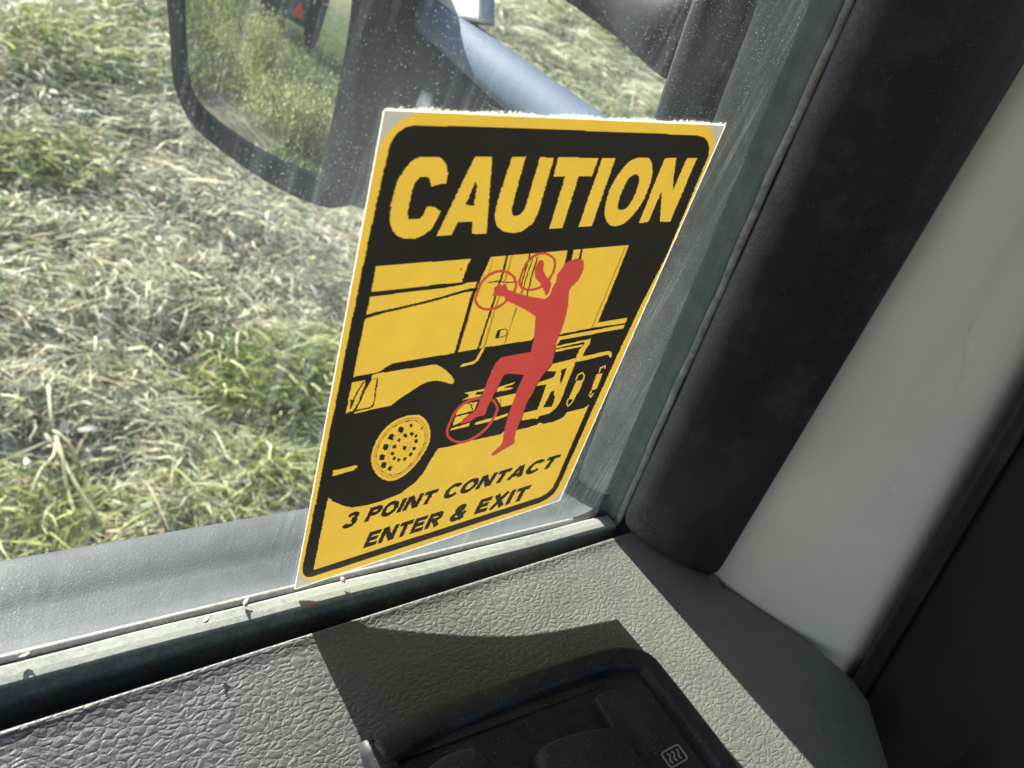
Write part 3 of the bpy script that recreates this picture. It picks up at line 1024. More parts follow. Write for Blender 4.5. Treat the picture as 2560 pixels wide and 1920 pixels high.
fill('P', zp('C', [(270, 686), (600, 690), (1000, 705), (1400, 722), (1850, 741), (1890, 752), (1912, 775), (1922, 810), (1918, 845), (1908, 875)]) +
     [(1663, 634), (1600, 757), (1540, 884), (1486, 1003)] + zp('B', [(1562, 850), (1530, 920), (1505, 955), (1470, 982), (1430, 1003), (1000, 1143), (600, 1272), (165, 1412), (140, 1412), (122, 1395), (118, 1370), (122, 1340)]) +
     [(801, 1180), (859, 880), (916, 600), (965, 375)] + zp('3', [(165, 440), (200, 370), (255, 285), (310, 235), (365, 195)]), K_)
# heading
fill('P', [(1047, 388), (1093.7, 388.5), (1106, 399), (1112.7, 414), (1115, 432), (1111, 454.5), (1095.5, 456), (1074, 462.5), (1073, 453), (1067.5, 439), (1046.7, 438),
           (1038.5, 446), (1030.4, 458), (1025, 479), (1019.5, 506), (1014, 531), (1017.8, 544), (1045, 544), (1055.7, 530.5), (1063, 511.5), (1083, 514), (1097, 524),
           (1084.7, 551), (1074, 569), (1057, 582), (1036, 592), (1008, 592.5), (990, 586), (977, 572), (970, 549), (971, 535), (974, 506), (989, 448), (1000, 430), (1018, 405), (1032, 394)], Y_)
fill('P', zp('3', [(1340, 600), (1570, 598), (1578, 650)]) + [(1212, 580), (1176, 581), (1177, 549), (1139.6, 552), (1125, 583), (1087, 586)], Y_)
fill('3', [(1348, 940), (1375, 1000), (1352, 1150), (1330, 1270), (1210, 1268), (1260, 1160)], K_)
fill('C', [(830, 860), (905, 858), (828, 1150), (832, 1178), (845, 1187), (880, 1176), (905, 1140), (985, 862), (1062, 864), (975, 1170), (945, 1228), (885, 1272), (840, 1280), (785, 1272), (745, 1240), (735, 1180), (750, 1110)], Y_)
fill('C', [(1085, 862), (1308, 866), (1272, 968), (1200, 965), (1110, 1253), (1037, 1257), (1125, 968), (1060, 968)], Y_)
fill('C', [(1330, 866), (1402, 868), (1272, 1243), (1198, 1247)], Y_)
fill('4', curve([(1220, 475), (1340, 475), (1378, 530), (1388, 640), (1350, 790), (1290, 930), (1200, 1060), (1080, 1175), (960, 1195), (895, 1130), (883, 1020), (930, 830), (1000, 690), (1080, 580), (1140, 515)]), Y_)
fill('4', curve([(1190, 652), (1235, 658), (1248, 720), (1205, 860), (1145, 970), (1090, 1020), (1025, 1018), (1030, 930), (1080, 800), (1130, 700)]), K_)
fill('4', [(1520, 478), (1640, 475), (1612, 700), (1608, 825), (1755, 478), (1862, 478), (1580, 1150), (1470, 1155), (1490, 820), (1345, 1155), (1245, 1168)], Y_)
# yellow lower field inside the black frame
fill('P', zp('B', [(258, 972), (178, 1372), (700, 1205), (1100, 1077), (1430, 972), (1470, 950), (1500, 920), (1515, 890), (1530, 860)]) +
     zp('8', [(1870, 855), (1810, 900), (1610, 945), (1560, 1010), (1450, 1060), (1320, 1088), (1280, 1070), (1240, 1100), (1120, 1135), (1000, 1160), (860, 1162), (835, 1190), (800, 1215), (650, 1245),
               (440, 1290), (200, 1355), (60, 1380), (20, 1440)]) + zp('B', [(830, 760), (790, 830), (740, 890), (660, 950), (560, 990), (470, 1015), (390, 1027), (330, 1012), (285, 992)]), Y_)
# truck drawing
fill('5', [(540, 340), (1850, 235), (1830, 282), (1812, 290), (1715, 560), (1400, 590), (468, 695)], Y_)
line('5', [(1690, 385), (1725, 375), (1700, 400)], 9, K_)
fill('5', [(448, 760), (1500, 637), (1745, 592), (1770, 575), (1925, 550), (1915, 620), (1880, 652), (1790, 660), (1770, 690), (1600, 715), (1570, 745), (1410, 775), (1380, 795), (1190, 835), (1160, 850),
           (990, 878), (960, 895), (780, 930), (740, 945), (520, 975), (402, 1008)], Y_)
fill('P', zp('5', [(410, 1055), (600, 1000), (640, 985), (830, 945), (860, 930), (1050, 888), (1090, 870), (1260, 835), (1300, 810), (1450, 778), (1500, 750), (1650, 728), (1700, 705), (1865, 685), (1620, 1535)]) +
     zp('7', [(1760, 5), (980, 135), (930, 165), (880, 190), (820, 238), (750, 262), (440, 320)]) + zp('5', [(380, 1075)]), Y_)
line('5', [(395, 1034), (520, 990), (780, 938), (990, 888), (1190, 842), (1410, 784), (1600, 728), (1790, 674), (1905, 652)], 34, K_)
fill('7', [(795, 270), (1580, 148), (1640, 175), (1700, 215), (1770, 275), (1820, 330), (1836, 360), (1820, 410), (1785, 422), (1700, 390), (1600, 370), (1480, 385), (1380, 430), (1250, 510), (1100, 610), (960, 715), (700, 770),
           (455, 828), (458, 805), (690, 748), (728, 715), (755, 560), (785, 380), (780, 335), (700, 350), (690, 330), (702, 290)], Y_)
fill('7', [(700, 355), (765, 345), (750, 430), (738, 560), (712, 690), (680, 735), (490, 775), (520, 690), (570, 600), (600, 530), (645, 440)], Y_)
fill('7', [(425, 395), (610, 365), (600, 430), (560, 540), (520, 640), (470, 740), (440, 790), (340, 825)], Y_)
line('7', [(590, 385), (545, 450), (510, 510), (470, 590), (430, 680), (405, 755)], 20, K_)
line('7', [(415, 640), (405, 750)], 26, K_)
line('7', [(350, 810), (440, 790)], 8, K_)
fill('7', [(165, 1615), (480, 1540), (503, 1556), (450, 1610), (158, 1690)], Y_)
fill('B', curve([(760, 514), (800, 545), (822, 600), (820, 660), (790, 725), (735, 800), (665, 860), (600, 880), (545, 860), (510, 815), (497, 760), (508, 700), (545, 625), (610, 558), (690, 522)]), Y_)
for s_ in (0.90, 0.83):
    cc = np.array([662., 697.])
    el = [(760, 514), (800, 545), (822, 600), (820, 660), (790, 725), (735, 800), (665, 860), (600, 880), (545, 860), (510, 815), (497, 760), (508, 700), (545, 625), (610, 558), (690, 522)]
    ep = [tuple(cc + (np.array(q) - cc) * s_) for q in curve(el, 3)]
    line('B', ep + [ep[0]], 5, O_)
    for i in range(0, len(ep) - 1, 3 if s_ < 0.85 else 5):
        if s_ < 0.85:
            line('B', [ep[i], ep[i + 1]], 5, K_)
def diamond(x, y, r):
    fill('7', [(x + r * .2, y - r), (x + r * .95, y - r * .55), (x + r * .55, y + r * .8), (x - r * .3, y + r), (x - r, y + r * .45), (x - r * .6, y - r * .7)], K_)
for x, y, r in [(1100, 1050, 46), (965, 1150, 46), (890, 1290, 46), (842, 1432, 46), (866, 1538, 46), (950, 1585, 34), (1242, 992, 24), (1160, 1130, 30), (1250, 1110, 30), (1310, 1137, 26), (1075, 1195, 26),
                (1312, 1207, 30), (1012, 1285, 30), (1286, 1310, 27), (985, 1380, 27), (1236, 1390, 30), (1008, 1445, 25), (1070, 1468, 25), (1157, 1455, 27), (1155, 1302, 32), (1385, 1030, 16)]:
    diamond(x, y, r)
line('7', [(1120, 1090), (1010, 1160), (960, 1260), (930, 1400), (940, 1500), (1000, 1560)], 9, O_)
line('7', [(1180, 1240), (1235, 1225), (1235, 1280), (1190, 1340), (1150, 1350)], 8, O_)
# cab door and window strips
fill('6', [(405, 185), (1325, 105), (1280, 290), (1200, 800), (890, 1185), (300, 1275), (245, 1290), (5, 1330), (140, 880), (200, 660), (270, 470), (330, 340)], Y_)
line('6', [(603, 165), (520, 450), (400, 830), (250, 1290)], 24, K_)
line('6', [(660, 165), (560, 500), (440, 850), (325, 1265)], 20, O_)
line('6', [(430, 200), (370, 400)], 12, O_)
line('6', [(872, 150), (800, 400), (760, 560)], 14, K_)
line('6', [(912, 180), (845, 370), (770, 620)], 12, K_)
line('6', [(960, 190), (900, 380), (835, 650)], 16, K_)
line('6', [(370, 493), (490, 476), (600, 490), (720, 485)], 14, K_)
line('6', [(710, 795), (640, 1010), (570, 1220)], 9, K_)
fill('6', [(480, 1065), (520, 1055), (500, 1160), (450, 1168)], K_)
line('6', [(520, 1060), (570, 1048), (600, 1070), (580, 1130), (510, 1155)], 10, K_)
line('6', [(170, 800), (15, 1310)], 8, O_)
fill('6', [(1400, 100), (1485, 92), (1450, 215), (1365, 235)], Y_)
fill('6', [(1508, 92), (2062, 42), (1690, 975), (2040, 920), (2020, 982), (1640, 1035), (1235, 1115), (1340, 560), (1440, 400)], Y_)
line('6', [(2020, 60), (1820, 540), (1618, 1035)], 14, O_)
fill('6', [(1215, 1145), (2010, 1000), (1990, 1048), (1240, 1182), (1188, 1255), (1180, 1235)], Y_)
fill('6', [(1185, 1258), (1602, 1170), (1592, 1226), (1540, 1302), (1472, 1302), (1532, 1222), (1520, 1208), (1180, 1285)], Y_)
fill('6', [(1176, 1298), (1512, 1238), (1490, 1266), (1176, 1328)], Y_)
fill('6', [(1472, 1290), (1542, 1296), (1500, 1388), (1430, 1442), (1412, 1430)], Y_)
fill('6', [(1430, 1400), (1800, 1320), (1835, 1322), (1856, 1350), (1850, 1395), (1832, 1395), (1812, 1358), (1560, 1422), (1430, 1446), (1120, 1522), (1140, 1475)], Y_)
fill('8', [(1420, 390), (1715, 325), (1520, 830), (1470, 900), (1390, 965), (1275, 992), (1245, 1030), (1215, 1020), (1060, 1045), (1085, 955), (1250, 915), (1300, 790), (1360, 612), (1240, 630), (1270, 585), (1440, 530),
           (1480, 455), (1365, 452)], Y_)
fill('8', [(1532, 440), (1605, 412), (1530, 612), (1520, 560), (1535, 490)], K_)
fill('8', [(1415, 700), (1455, 685), (1448, 740), (1462, 775), (1425, 880), (1318, 890)], K_)
fill('8', [(1720, 570), (1800, 558), (1775, 650), (1690, 790), (1620, 792)], Y_)
line('8', [(1715, 560), (1735, 500), (1790, 472), (1815, 505), (1800, 565)], 16, Y_)
line('8', [(1620, 790), (1603, 850), (1620, 875), (1665, 830), (1690, 785)], 14, Y_)
fill('8', [(1962, 490), (2036, 480), (1985, 610), (1955, 672), (1895, 682)], Y_)
line('8', [(1992, 470), (2010, 415), (2065, 390), (2062, 420)], 14, Y_)
line('8', [(1900, 690), (1875, 740), (1890, 768), (1925, 720)], 14, Y_)
fill('8', [(370, 715), (620, 660), (600, 690), (515, 705), (505, 740), (590, 728), (560, 752), (345, 802), (420, 760), (430, 735)], Y_)
fill('8', [(780, 645), (990, 580), (930, 622), (880, 632), (850, 655), (965, 648), (930, 670), (760, 702)], Y_)
fill('8', [(750, 770), (990, 720), (960, 850), (820, 882), (790, 830)], Y_)
line('8', [(800, 780), (815, 800), (800, 830), (815, 860)], 7, K_)
fill('8', [(305, 870), (450, 832), (530, 820), (490, 922), (270, 982)], Y_)
line('8', [(430, 840), (460, 860), (455, 885), (475, 910)], 16, K_)
fill('8', [(265, 1002), (430, 962), (340, 1060), (230, 1110)], Y_)
fill('8', [(215, 1140), (440, 1072), (428, 1110), (205, 1166)], Y_)
fill('8', [(505, 1070), (640, 1030), (770, 1000), (900, 955), (890, 990), (770, 1035), (500, 1097)], Y_)
fill('6', [(25, 1512), (60, 1472), (165, 1447), (212, 1428), (298, 1277), (330, 1277), (248, 1430), (195, 1470)], Y_)
# red climber
fill('P', zp('6', [(1200, 385), (1240, 345), (1285, 270), (1330, 238), (1420, 205), (1490, 215), (1520, 250), (1515, 330), (1490, 400), (1440, 480), (1380, 540), (1345, 585), (1337, 650), (1330, 760), (1310, 880),
                   (1270, 1020), (1220, 1140), (1175, 1250), (1160, 1390)]) +
     zp('8', [(1450, 280), (1420, 375), (1360, 440), (1290, 530), (1230, 640), (1180, 740), (1125, 825), (1080, 950), (1040, 1060), (1000, 1170), (978, 1245), (983, 1300), (965, 1330), (890, 1370), (800, 1425), (708, 1476),
               (697, 1450), (740, 1405), (800, 1355), (832, 1310), (848, 1190), (885, 1040), (930, 895), (980, 750), (1040, 600), (1090, 498), (1000, 488), (920, 482), (850, 492), (795, 600), (745, 700), (690, 805),
               (655, 880), (615, 978), (520, 1005), (430, 1062), (322, 1088), (350, 1035), (405, 985), (480, 945), (530, 890), (560, 800), (605, 690), (650, 565), (700, 450), (755, 345), (815, 288), (1170, 222), (1185, 150)]) +
     zp('6', [(915, 1180), (930, 1020), (940, 900), (880, 860), (780, 800), (680, 755), (590, 712), (555, 660), (470, 652), (415, 648), (440, 610), (432, 560), (490, 515), (550, 525), (580, 500), (600, 575), (720, 618),
              (880, 662), (1050, 690), (1105, 650), (1140, 560), (1185, 470)]), R_)
fill('6', [(1065, 655), (1030, 570), (980, 490), (925, 415), (930, 320), (950, 270), (985, 228), (1020, 225), (1042, 265), (1030, 340), (1050, 400), (1100, 450), (1128, 520), (1100, 620)], R_)
def ringline(k, pts, wz):
    c_ = curve(pts, 5)
    line(k, c_ + [c_[0]], wz, R_)
ringline('6', [(215, 690), (245, 590), (300, 475), (390, 395), (510, 355), (630, 385), (700, 480), (680, 600), (600, 700), (500, 780), (385, 815), (290, 800), (232, 750)], 32)
ringline('6', [(745, 480), (775, 380), (830, 260), (925, 170), (1045, 143), (1140, 190), (1172, 265), (1150, 360), (1105, 450), (1010, 540), (905, 580), (805, 570), (755, 535)], 30)
ringline('8', [(165, 1170), (205, 1055), (285, 915), (405, 820), (560, 775), (695, 790), (760, 865), (762, 930), (705, 1050), (615, 1160), (480, 1258), (335, 1308), (230, 1280), (178, 1230)], 30)
# footer lettering: bold slanted capitals drawn as strokes in a unit box
T_ = 0.27
def arc(cx_, cy_, rx_, ry_, a0, a1, n=12):
    return [(cx_ + rx_ * math.cos(math.radians(a)), cy_ + ry_ * math.sin(math.radians(a))) for a in np.linspace(a0, a1, n)]
def glyph(ch):
    h = T_ / 2
    if ch == 'E': return .74, [[(.12, 0), (.12, 1)], [(.0, 1 - h), (.70, 1 - h)], [(.0, .51), (.64, .51)], [(.0, h), (.72, h)]]
    if ch == 'N': return .86, [[(.11, 0), (.11, 1)], [(.75, 0), (.75, 1)], [(.14, .98), (.72, .02)]]
    if ch == 'T': return .76, [[(.38, 0), (.38, 1)], [(0, 1 - h), (.76, 1 - h)]]
    if ch == 'I': return .26, [[(.13, 0), (.13, 1)]]
    if ch == 'P': return .76, [[(.12, 0), (.12, 1)], [(.1, 1 - h), (.48, 1 - h)] + arc(.46, .68, .19, .21, 90, -90) + [(.1, .47)]]
    if ch == 'R': return .84, [[(.12, 0), (.12, 1)], [(.1, 1 - h), (.50, 1 - h)] + arc(.50, .70, .19, .19, 90, -90) + [(.1, .50)], [(.42, .46), (.70, .0)]]
    if ch == 'O': return .90, [arc(.45, .5, .34, .40, 0, 360, 24)]
    if ch == 'C': return .86, [arc(.46, .5, .35, .40, 42, 318, 20)]
    if ch == 'A': return .88, [[(.10, 0), (.42, .96)], [(.78, 0), (.46, .96)], [(.2, .28), (.68, .28)]]
    if ch == 'X': return .84, [[(.10, 0), (.74, 1)], [(.10, 1), (.74, 0)]]
    if ch == '3': return .70, [arc(.32, .72, .24, .19, 160, -80, 12), arc(.32, .30, .28, .21, 85, -165, 14)]
    if ch == '&': return .90, [arc(.40, .77, .17, .15, -60, 250, 14) + [(.74, .02)], [(.30, .62)] + arc(.36, .28, .24, .20, 120, 320, 12) + [(.78, .48)]]
    return .36, []
def text(s, bl, br, tl, tr, k='B', gap=0.10):
    bl, br, tl, tr = [np.array(q, float) for q in (bl, br, tl, tr)]
    ws = [glyph(c)[0] for c in s]
    tot = sum(ws) + gap * (len(s) - 1)
    asp = tot
    x = 0.0
    def m(a, b):
        t = (a / tot)
        return tuple((bl * (1 - t) + br * t) * (1 - b) + (tl * (1 - t) + tr * t) * b)
    for c, w_ in zip(s, ws):
        for st in glyph(c)[1]:
            st = np.array(st, float)
            for a, b in zip(st[:-1], st[1:]):
                t = b - a
                L_ = np.linalg.norm(t)
                if L_ < 1e-6:
                    continue
                t /= L_
                nn = np.array([-t[1], t[0]]) * T_ / 2
                ext = t * (T_ * 0.12 if len(st) > 2 else 0)
                q = [a + nn - ext, b + nn + ext, b - nn + ext, a - nn - ext]
                fill(k, [m(x + p[0], p[1]) for p in q], K_)
        x += w_ + gap
text('3 POINT CONTACT', (338, 1146), (1500, 806), (376, 1062), (1552, 732))
text('ENTER & EXIT', (453, 1253), (1342, 985), (490, 1164), (1386, 902))
# slightly ragged print edges
jit = rng.integers(-1, 2, size=(NV // 3 + 1,))
for j in range(NV):
    img[j] = np.where((img[j] == np.roll(img[j], jit[j // 3])) | (rng.random() < 0.55), img[j], np.roll(img[j], jit[j // 3]))

def print_mat(name, col, trans, rough=0.36, mottle=0.10):
    m = NM(name)
    c2 = tuple(c * (1 - mottle * 2) for c in col)
    f = m.math('ADD', m.math('MULTIPLY', m.noise(2200, 2), 0.6), m.math('MULTIPLY', m.noise(60, 5, 0.7), 0.4))
    colr = m.mix(m.rng(f, 0.35, 0.65), col, c2)
    scr = m.rng(m.noise(160, 2, 0.5, m.scaled((1, 1, 5), (0.4, 0.2, 0.3))), 0.76, 0.79, 0, 0.5)
    colr = m.mix(scr, colr, tuple(c * 0.45 for c in col))
    m.l(colr, m.p.inputs['Base Color'])
    m.p.inputs['Roughness'].default_value = rough
    m.p.inputs['Specular IOR Level'].default_value = 0.45
    m.l(m.bump(m.noise(1500, 2), 0.15, 0.0002, m.bump(m.noise(45, 2), 0.5, 0.0012)), m.p.inputs['Normal'])
    tl = m.n('BsdfTranslucent')
    m.l(colr, tl.inputs[0])
    mx = m.n('MixShader')
    mx.inputs[0].default_value = trans
    m.l(m.p.outputs[0], mx.inputs[1])
    m.l(tl.outputs[0], mx.inputs[2])
    m.l(mx.outputs[0], m.out.inputs[0])
    return m.m
PM = {W_: ('unprinted_corner', print_mat('bare_sticker_paper', (0.60, 0.53, 0.49), 0.13)),
      Y_: ('yellow_print', print_mat('yellow_ink', (0.82, 0.51, 0.062), 0.155)),
      K_: ('black_print', print_mat('black_ink', (0.034, 0.028, 0.022), 0.08)),
      R_: ('red_climber_print', print_mat('red_ink', (0.58, 0.070, 0.060), 0.15)),
      O_: ('orange_line_print', print_mat('orange_ink', (0.55, 0.24, 0.04), 0.15))}
stk = thing('caution_sticker', 'yellow and black CAUTION sticker with a red climbing figure, stuck inside the window glass', 'sticker', tuple(SO))
YS = -0.0009
def sp(u, v, y=YS):
    q = SO + su * u + sv * v
    return (q[0] - SO[0], y, q[2] - SO[2])
# each ink becomes runs of flat cells that tile the sheet without overlapping
runs = {k: ([], []) for k in PM}
open_ = {}
for j in range(NV + 1):
    cur = {}
    if j < NV:
        row = img[j]
        cuts = np.flatnonzero(np.diff(row)) + 1
        st = np.concatenate([[0], cuts, [NU]])
        for a, b in zip(st[:-1], st[1:]):
            cur[(int(a), int(b), int(row[a]))] = j
    for key in list(open_):
        if key not in cur:
            a, b, c = key
            j0 = open_.pop(key)
            V_, F_ = runs[c]
            i = len(V_)
            V_.extend([sp(a * CELL, j0 * CELL), sp(b * CELL, j0 * CELL), sp(b * CELL, j * CELL), sp(a * CELL, j * CELL)])
            F_.append((i, i + 1, i + 2, i + 3))
    for key in cur:
        if key not in open_:
            open_[key] = j
for c, (V_, F_) in runs.items():
    o = mesh_obj(PM[c][0], V_, F_, PM[c][1], stk)
    if c == O_:
        o['kind'] = 'stuff'
# bare cut edge of the vinyl, furred with fibres along the top
M_EDGE = print_mat('white_cut_edge', (0.80, 0.80, 0.72), 0.42, 0.7, 0.02)
UW, VH = NU * CELL, NV * CELL
ev, ef = [], []
def quad(a, b, c, d):
    i = len(ev)
    ev.extend([a, b, c, d])
    ef.append((i, i + 1, i + 2, i + 3))
def edge_strip(a, b, out, wd, n, jag):
    for i in range(n):
        t0, t1 = i / n, (i + 1) / n
        p0 = np.array(a) * (1 - t0) + np.array(b) * t0
        p1 = np.array(a) * (1 - t1) + np.array(b) * t1
        w0 = wd * (1 - jag + 2 * jag * random.random())
        w1 = wd * (1 - jag + 2 * jag * random.random())
        o = np.array(out)
        quad(sp(*p0), sp(*p1), sp(*(p1 + o * w1), YS - 0.0002), sp(*(p0 + o * w0), YS - 0.0002))
edge_strip((0, VH), (UW, VH), (0, 1), 0.00055, 160, 0.35)
edge_strip((0, 0), (0, VH), (-1, 0), 0.0004, 120, 0.15)
edge_strip((UW, VH), (UW, 0), (1, 0), 0.0002, 100, 0.3)
edge_strip((0, 0), (UW, 0), (0, -1), 0.00025, 100, 0.3)
mesh_obj('cut_edge', ev, ef, M_EDGE, stk)
ev, ef = [], []
for i in range(900):
    u = random.random() ** 0.8 * UW
    l = random.uniform(0.0001, 0.0009) * (0.4 + 0.9 * abs(math.sin(u * 130)))
    lean = random.uniform(-0.0004, 0.0006)
    wd = random.uniform(0.00006, 0.00016)
    y1 = YS - random.uniform(0, 0.0010)
    quad(sp(u - wd, VH + .0005), sp(u + wd, VH + .0005), sp(u + wd * .4 + lean, VH + .0005 + l, y1), sp(u - wd * .4 + lean, VH + .0005 + l, y1))
fz = mesh_obj('edge_fibres', ev, ef, M_EDGE, stk)
fz['kind'] = 'stuff'

# ------------------------------------------------------------------ crumbs on the belt seal and shelf
def flake(px, py, y, size, col, label, name='dry_petal', kind='petal', yaw=0.0):
    c = at_y((px, py), y)
    P = []
    n = 9
    for i in range(n):
        a = 2 * math.pi * i / n
        r = size * (0.75 + 0.4 * random.random())
        P.append(np.array([r * math.cos(a), 0.55 * r * math.sin(a), 0.22 * size * math.cos(2 * a) + 0.1 * size]))
    R_z = np.array([[math.cos(yaw), -math.sin(yaw), 0], [math.sin(yaw), math.cos(yaw), 0], [0, 0, 1]])
    P = [R_z @ p for p in P]
    v = P + [np.array([0, 0, 0.03 * size])] + [p - np.array([0, 0, size * .12]) for p in P] + [np.array([0, 0, -0.1 * size])]
    f = [(i, (i + 1) % n, n) for i in range(n)] + [(n + 1 + (i + 1) % n, n + 1 + i, 2 * n + 1) for i in range(n)] + [(i, n + 1 + i, n + 1 + (i + 1) % n, (i + 1) % n) for i in range(n)]
    o = mesh_obj(name, v, f, simple('flake_' + name, col, 0.8, var=0.3, vscale=600), smooth=True)
    o.location = tuple(c)
    return tag(o, label, kind, 'crumbs lying on the window seal')
flake(838, 1475, -0.0035, 0.0021, (0.62, 0.40, 0.30), 'pale pink dry petal on the dusty seal just below the sticker', yaw=0.4)
flake(858, 1450, -0.0025, 0.0016, (0.42, 0.26, 0.20), 'small brown curled petal touching the lower edge of the sticker', yaw=1.4)
flake(783, 1513, -0.0096, 0.0016, (0.52, 0.17, 0.11), 'small red dry petal on the dark flank of the seal', yaw=0.1)
flake(615, 1507, -0.0012, 0.0022, (0.40, 0.34, 0.27), 'brown triangular leaf crumb leaning on the glass left of the sticker', 'leaf_crumb', 'crumb', 0.9)
flake(62, 1640, -0.0012, 0.0016, (0.42, 0.37, 0.30), 'brown leaf crumb on the seal near the left edge of the picture', 'leaf_crumb', 'crumb', 0.3)
flake(515, 1551, -0.0060, 0.0014, (0.60, 0.57, 0.50), 'pale grey flake lying mid way along the dusty seal', 'leaf_crumb', 'crumb', 0.6)
flake(348, 1489, 0.028, 0.0016, (0.72, 0.72, 0.68), 'white fleck on the grey sill outside the glass', 'leaf_crumb', 'crumb', 0.2)

# ------------------------------------------------------------------ loose husks and stalks on the field
def gpt(px, py):
    d = ray(px, py)
    s = (G0 + GA * CAM[1] + GB * CAM[0] - CAM[2]) / (d[2] - GA * d[1] - GB * d[0])
    return CAM + d * s
def husk(px, py, ln, wd, yaw, col, label, name='dry_leaf', cat='leaf'):
    c = gpt(px, py)
    rows = []
    for t in np.linspace(0, 1, 8):
        w_ = wd * (math.sin(math.pi * (0.06 + 0.9 * t)) ** 0.8) * 0.5
        x = (t - 0.5) * ln
        rows.append([(x, -w_, 0.006 + 0.35 * w_), (x, -w_ * .5, 0.003), (x, 0, 0.0 + 0.2 * wd * math.sin(3 * t)), (x, w_ * .5, 0.003), (x, w_, 0.006 + 0.35 * w_)])
    o = loft(name, rows, simple('husk_' + name, col, 0.6, var=0.25, vscale=60))
    o.location = (c[0], c[1], gz(c[0], c[1]) + 0.036)
    o.rotation_euler = (0.25, -0.15, yaw)
    return tag(o, label, cat, 'dry husks lying on the cut hay')
husk(122, 545, 0.075, 0.030, 1.75, (0.66, 0.62, 0.42), 'long cream husk with yellow edge at the left of the field')
husk(352, 521, 0.045, 0.018, 0.6, (0.70, 0.66, 0.52), 'cream dry leaf below the mirror on the hay')
husk(395, 283, 0.045, 0.018, 2.2, (0.66, 0.60, 0.48), 'small pale leaf lying just left of the mirror rim')
husk(235, 327, 0.085, 0.014, 0.1, (0.50, 0.42, 0.30), 'tan flat stalk lying across the hay left of the mirror')
husk(250, 936, 0.085, 0.014, -0.15, (0.60, 0.60, 0.28), 'straight yellow green stalk piece in the middle of the hay')
husk(75, 1000, 0.060, 0.040, 0.3, (0.70, 0.62, 0.45), 'broad cream husk above the forked stalk', 'dry_husk', 'husk')
husk(270, 822, 0.060, 0.014, 0.5, (0.56, 0.44, 0.32), 'tan curled leaf on the hay left of the sticker')
def stalk(pix, rad, col, label):
    c = gpt(*pix[0][0])
    t = thing('forked_stalk', label, 'stalk', tuple(c))
    mt = simple('stalk_straw', col, 0.6, var=0.3, vscale=40)
    for i, br in enumerate(pix):
        P = []
        for j, p in enumerate(br):
            q = gpt(*p)
            P.append((q[0] - c[0], q[1] - c[1], gz(q[0], q[1]) + 0.05 - c[2] + 0.01 * math.sin(j * 2)))
        tube('stem' if i == 0 else 'branch', catmull(P, 3), rad, mt, t, 7)
stalk([[(115, 1010), (122, 1090), (135, 1130), (128, 1180), (95, 1230), (70, 1290)], [(135, 1130), (150, 1190), (165, 1260), (185, 1330)], [(128, 1115), (165, 1150), (190, 1185)], [(135, 1150), (185, 1260), (250, 1340)]],
      0.0045, (0.50, 0.45, 0.24), 'long forked straw stalk lying low at the left of the field')

# ------------------------------------------------------------------ what the mirror shows: verge, shrubs, tractor
def hay_rear():
    n = 70000
    x = -1.8 - 24 * rng.random(n) ** 1.7
    y = rng.uniform(-3.0, 9.5, n)
    keep = ~((np.abs(y - 1.72 - 0.15 * (x + 3.2)) < 0.45) & (x > -3.9) & (x < -2.2) & (rng.random(n) < 0.97))
    x, y = x[keep], y[keep]
    n = len(x)
    col = pick([(0.17, 0.22, 0.07), (0.24, 0.28, 0.10), (0.13, 0.19, 0.08), (0.32, 0.31, 0.15)], rng.integers(0, 4, n)) * rng.uniform(0.7, 1.2, n)[:, None]
    o = blades('verge_grass', x, y, gz(x, y), rng.uniform(0, 6.28, n), rng.uniform(0.12, 0.35, n), rng.uniform(0.008, 0.018, n), rng.uniform(0.5, 1.3, n), rng.normal(0, 0.3, n), col)
    o['kind'] = 'stuff'
    tag(o, 'green verge grass seen behind the truck in the side mirror', 'grass')
hay_rear()
dirt = []
for x in np.linspace(-4.1, -2.0, 16):
    yc = 1.72 + 0.15 * (x + 3.2)
    dirt.append([(x, yc + dy, gz(x, yc + dy) + 0.022 + 0.012 * math.cos(dy * 10)) for dy in np.linspace(-0.5, 0.5, 9)])
M_DIRT = NM('rutted_dirt')
M_DIRT.l(M_DIRT.mix(M_DIRT.rng(M_DIRT.noise(12, 6), 0.35, 0.65), (0.30, 0.24, 0.17), (0.22, 0.175, 0.12)), M_DIRT.p.inputs['Base Color'])
M_DIRT.p.inputs['Roughness'].default_value = 0.95
M_DIRT = M_DIRT.m
d_ = loft('dirt_track', dirt, M_DIRT)
d_['kind'] = 'structure'
lug = simple('pressed_soil', (0.10, 0.08, 0.06), 0.95)
tt = thing('tyre_tread_marks', 'dark tyre tread marks pressed in the bare dirt, seen in the side mirror', 'tyre marks', (-3.2, 1.72, float(gz(-3.2, 1.72))))
tl_ = np.array(tt.location)
for side in (-0.13, 0.13):
    for i in range(11):
        x = -3.9 + i * 0.13
        yc = 1.72 + 0.15 * (x + 3.2) + side
        a = 0.5 if side > 0 else -0.5
        P = []
        for q in (-1, 1):
            for r in (-1, 1):
                lx, ly = q * 0.095, r * 0.011
                xx, yy = x + lx * math.sin(a) - ly * math.cos(a), yc + lx * math.cos(a) + ly * math.sin(a)
                P.append(np.array([xx, yy, gz(xx, yy) + 0.043]) - tl_)
        mesh_obj('tread_mark', [P[0], P[1], P[3], P[2]], [(0, 1, 2, 3)], lug, tt)

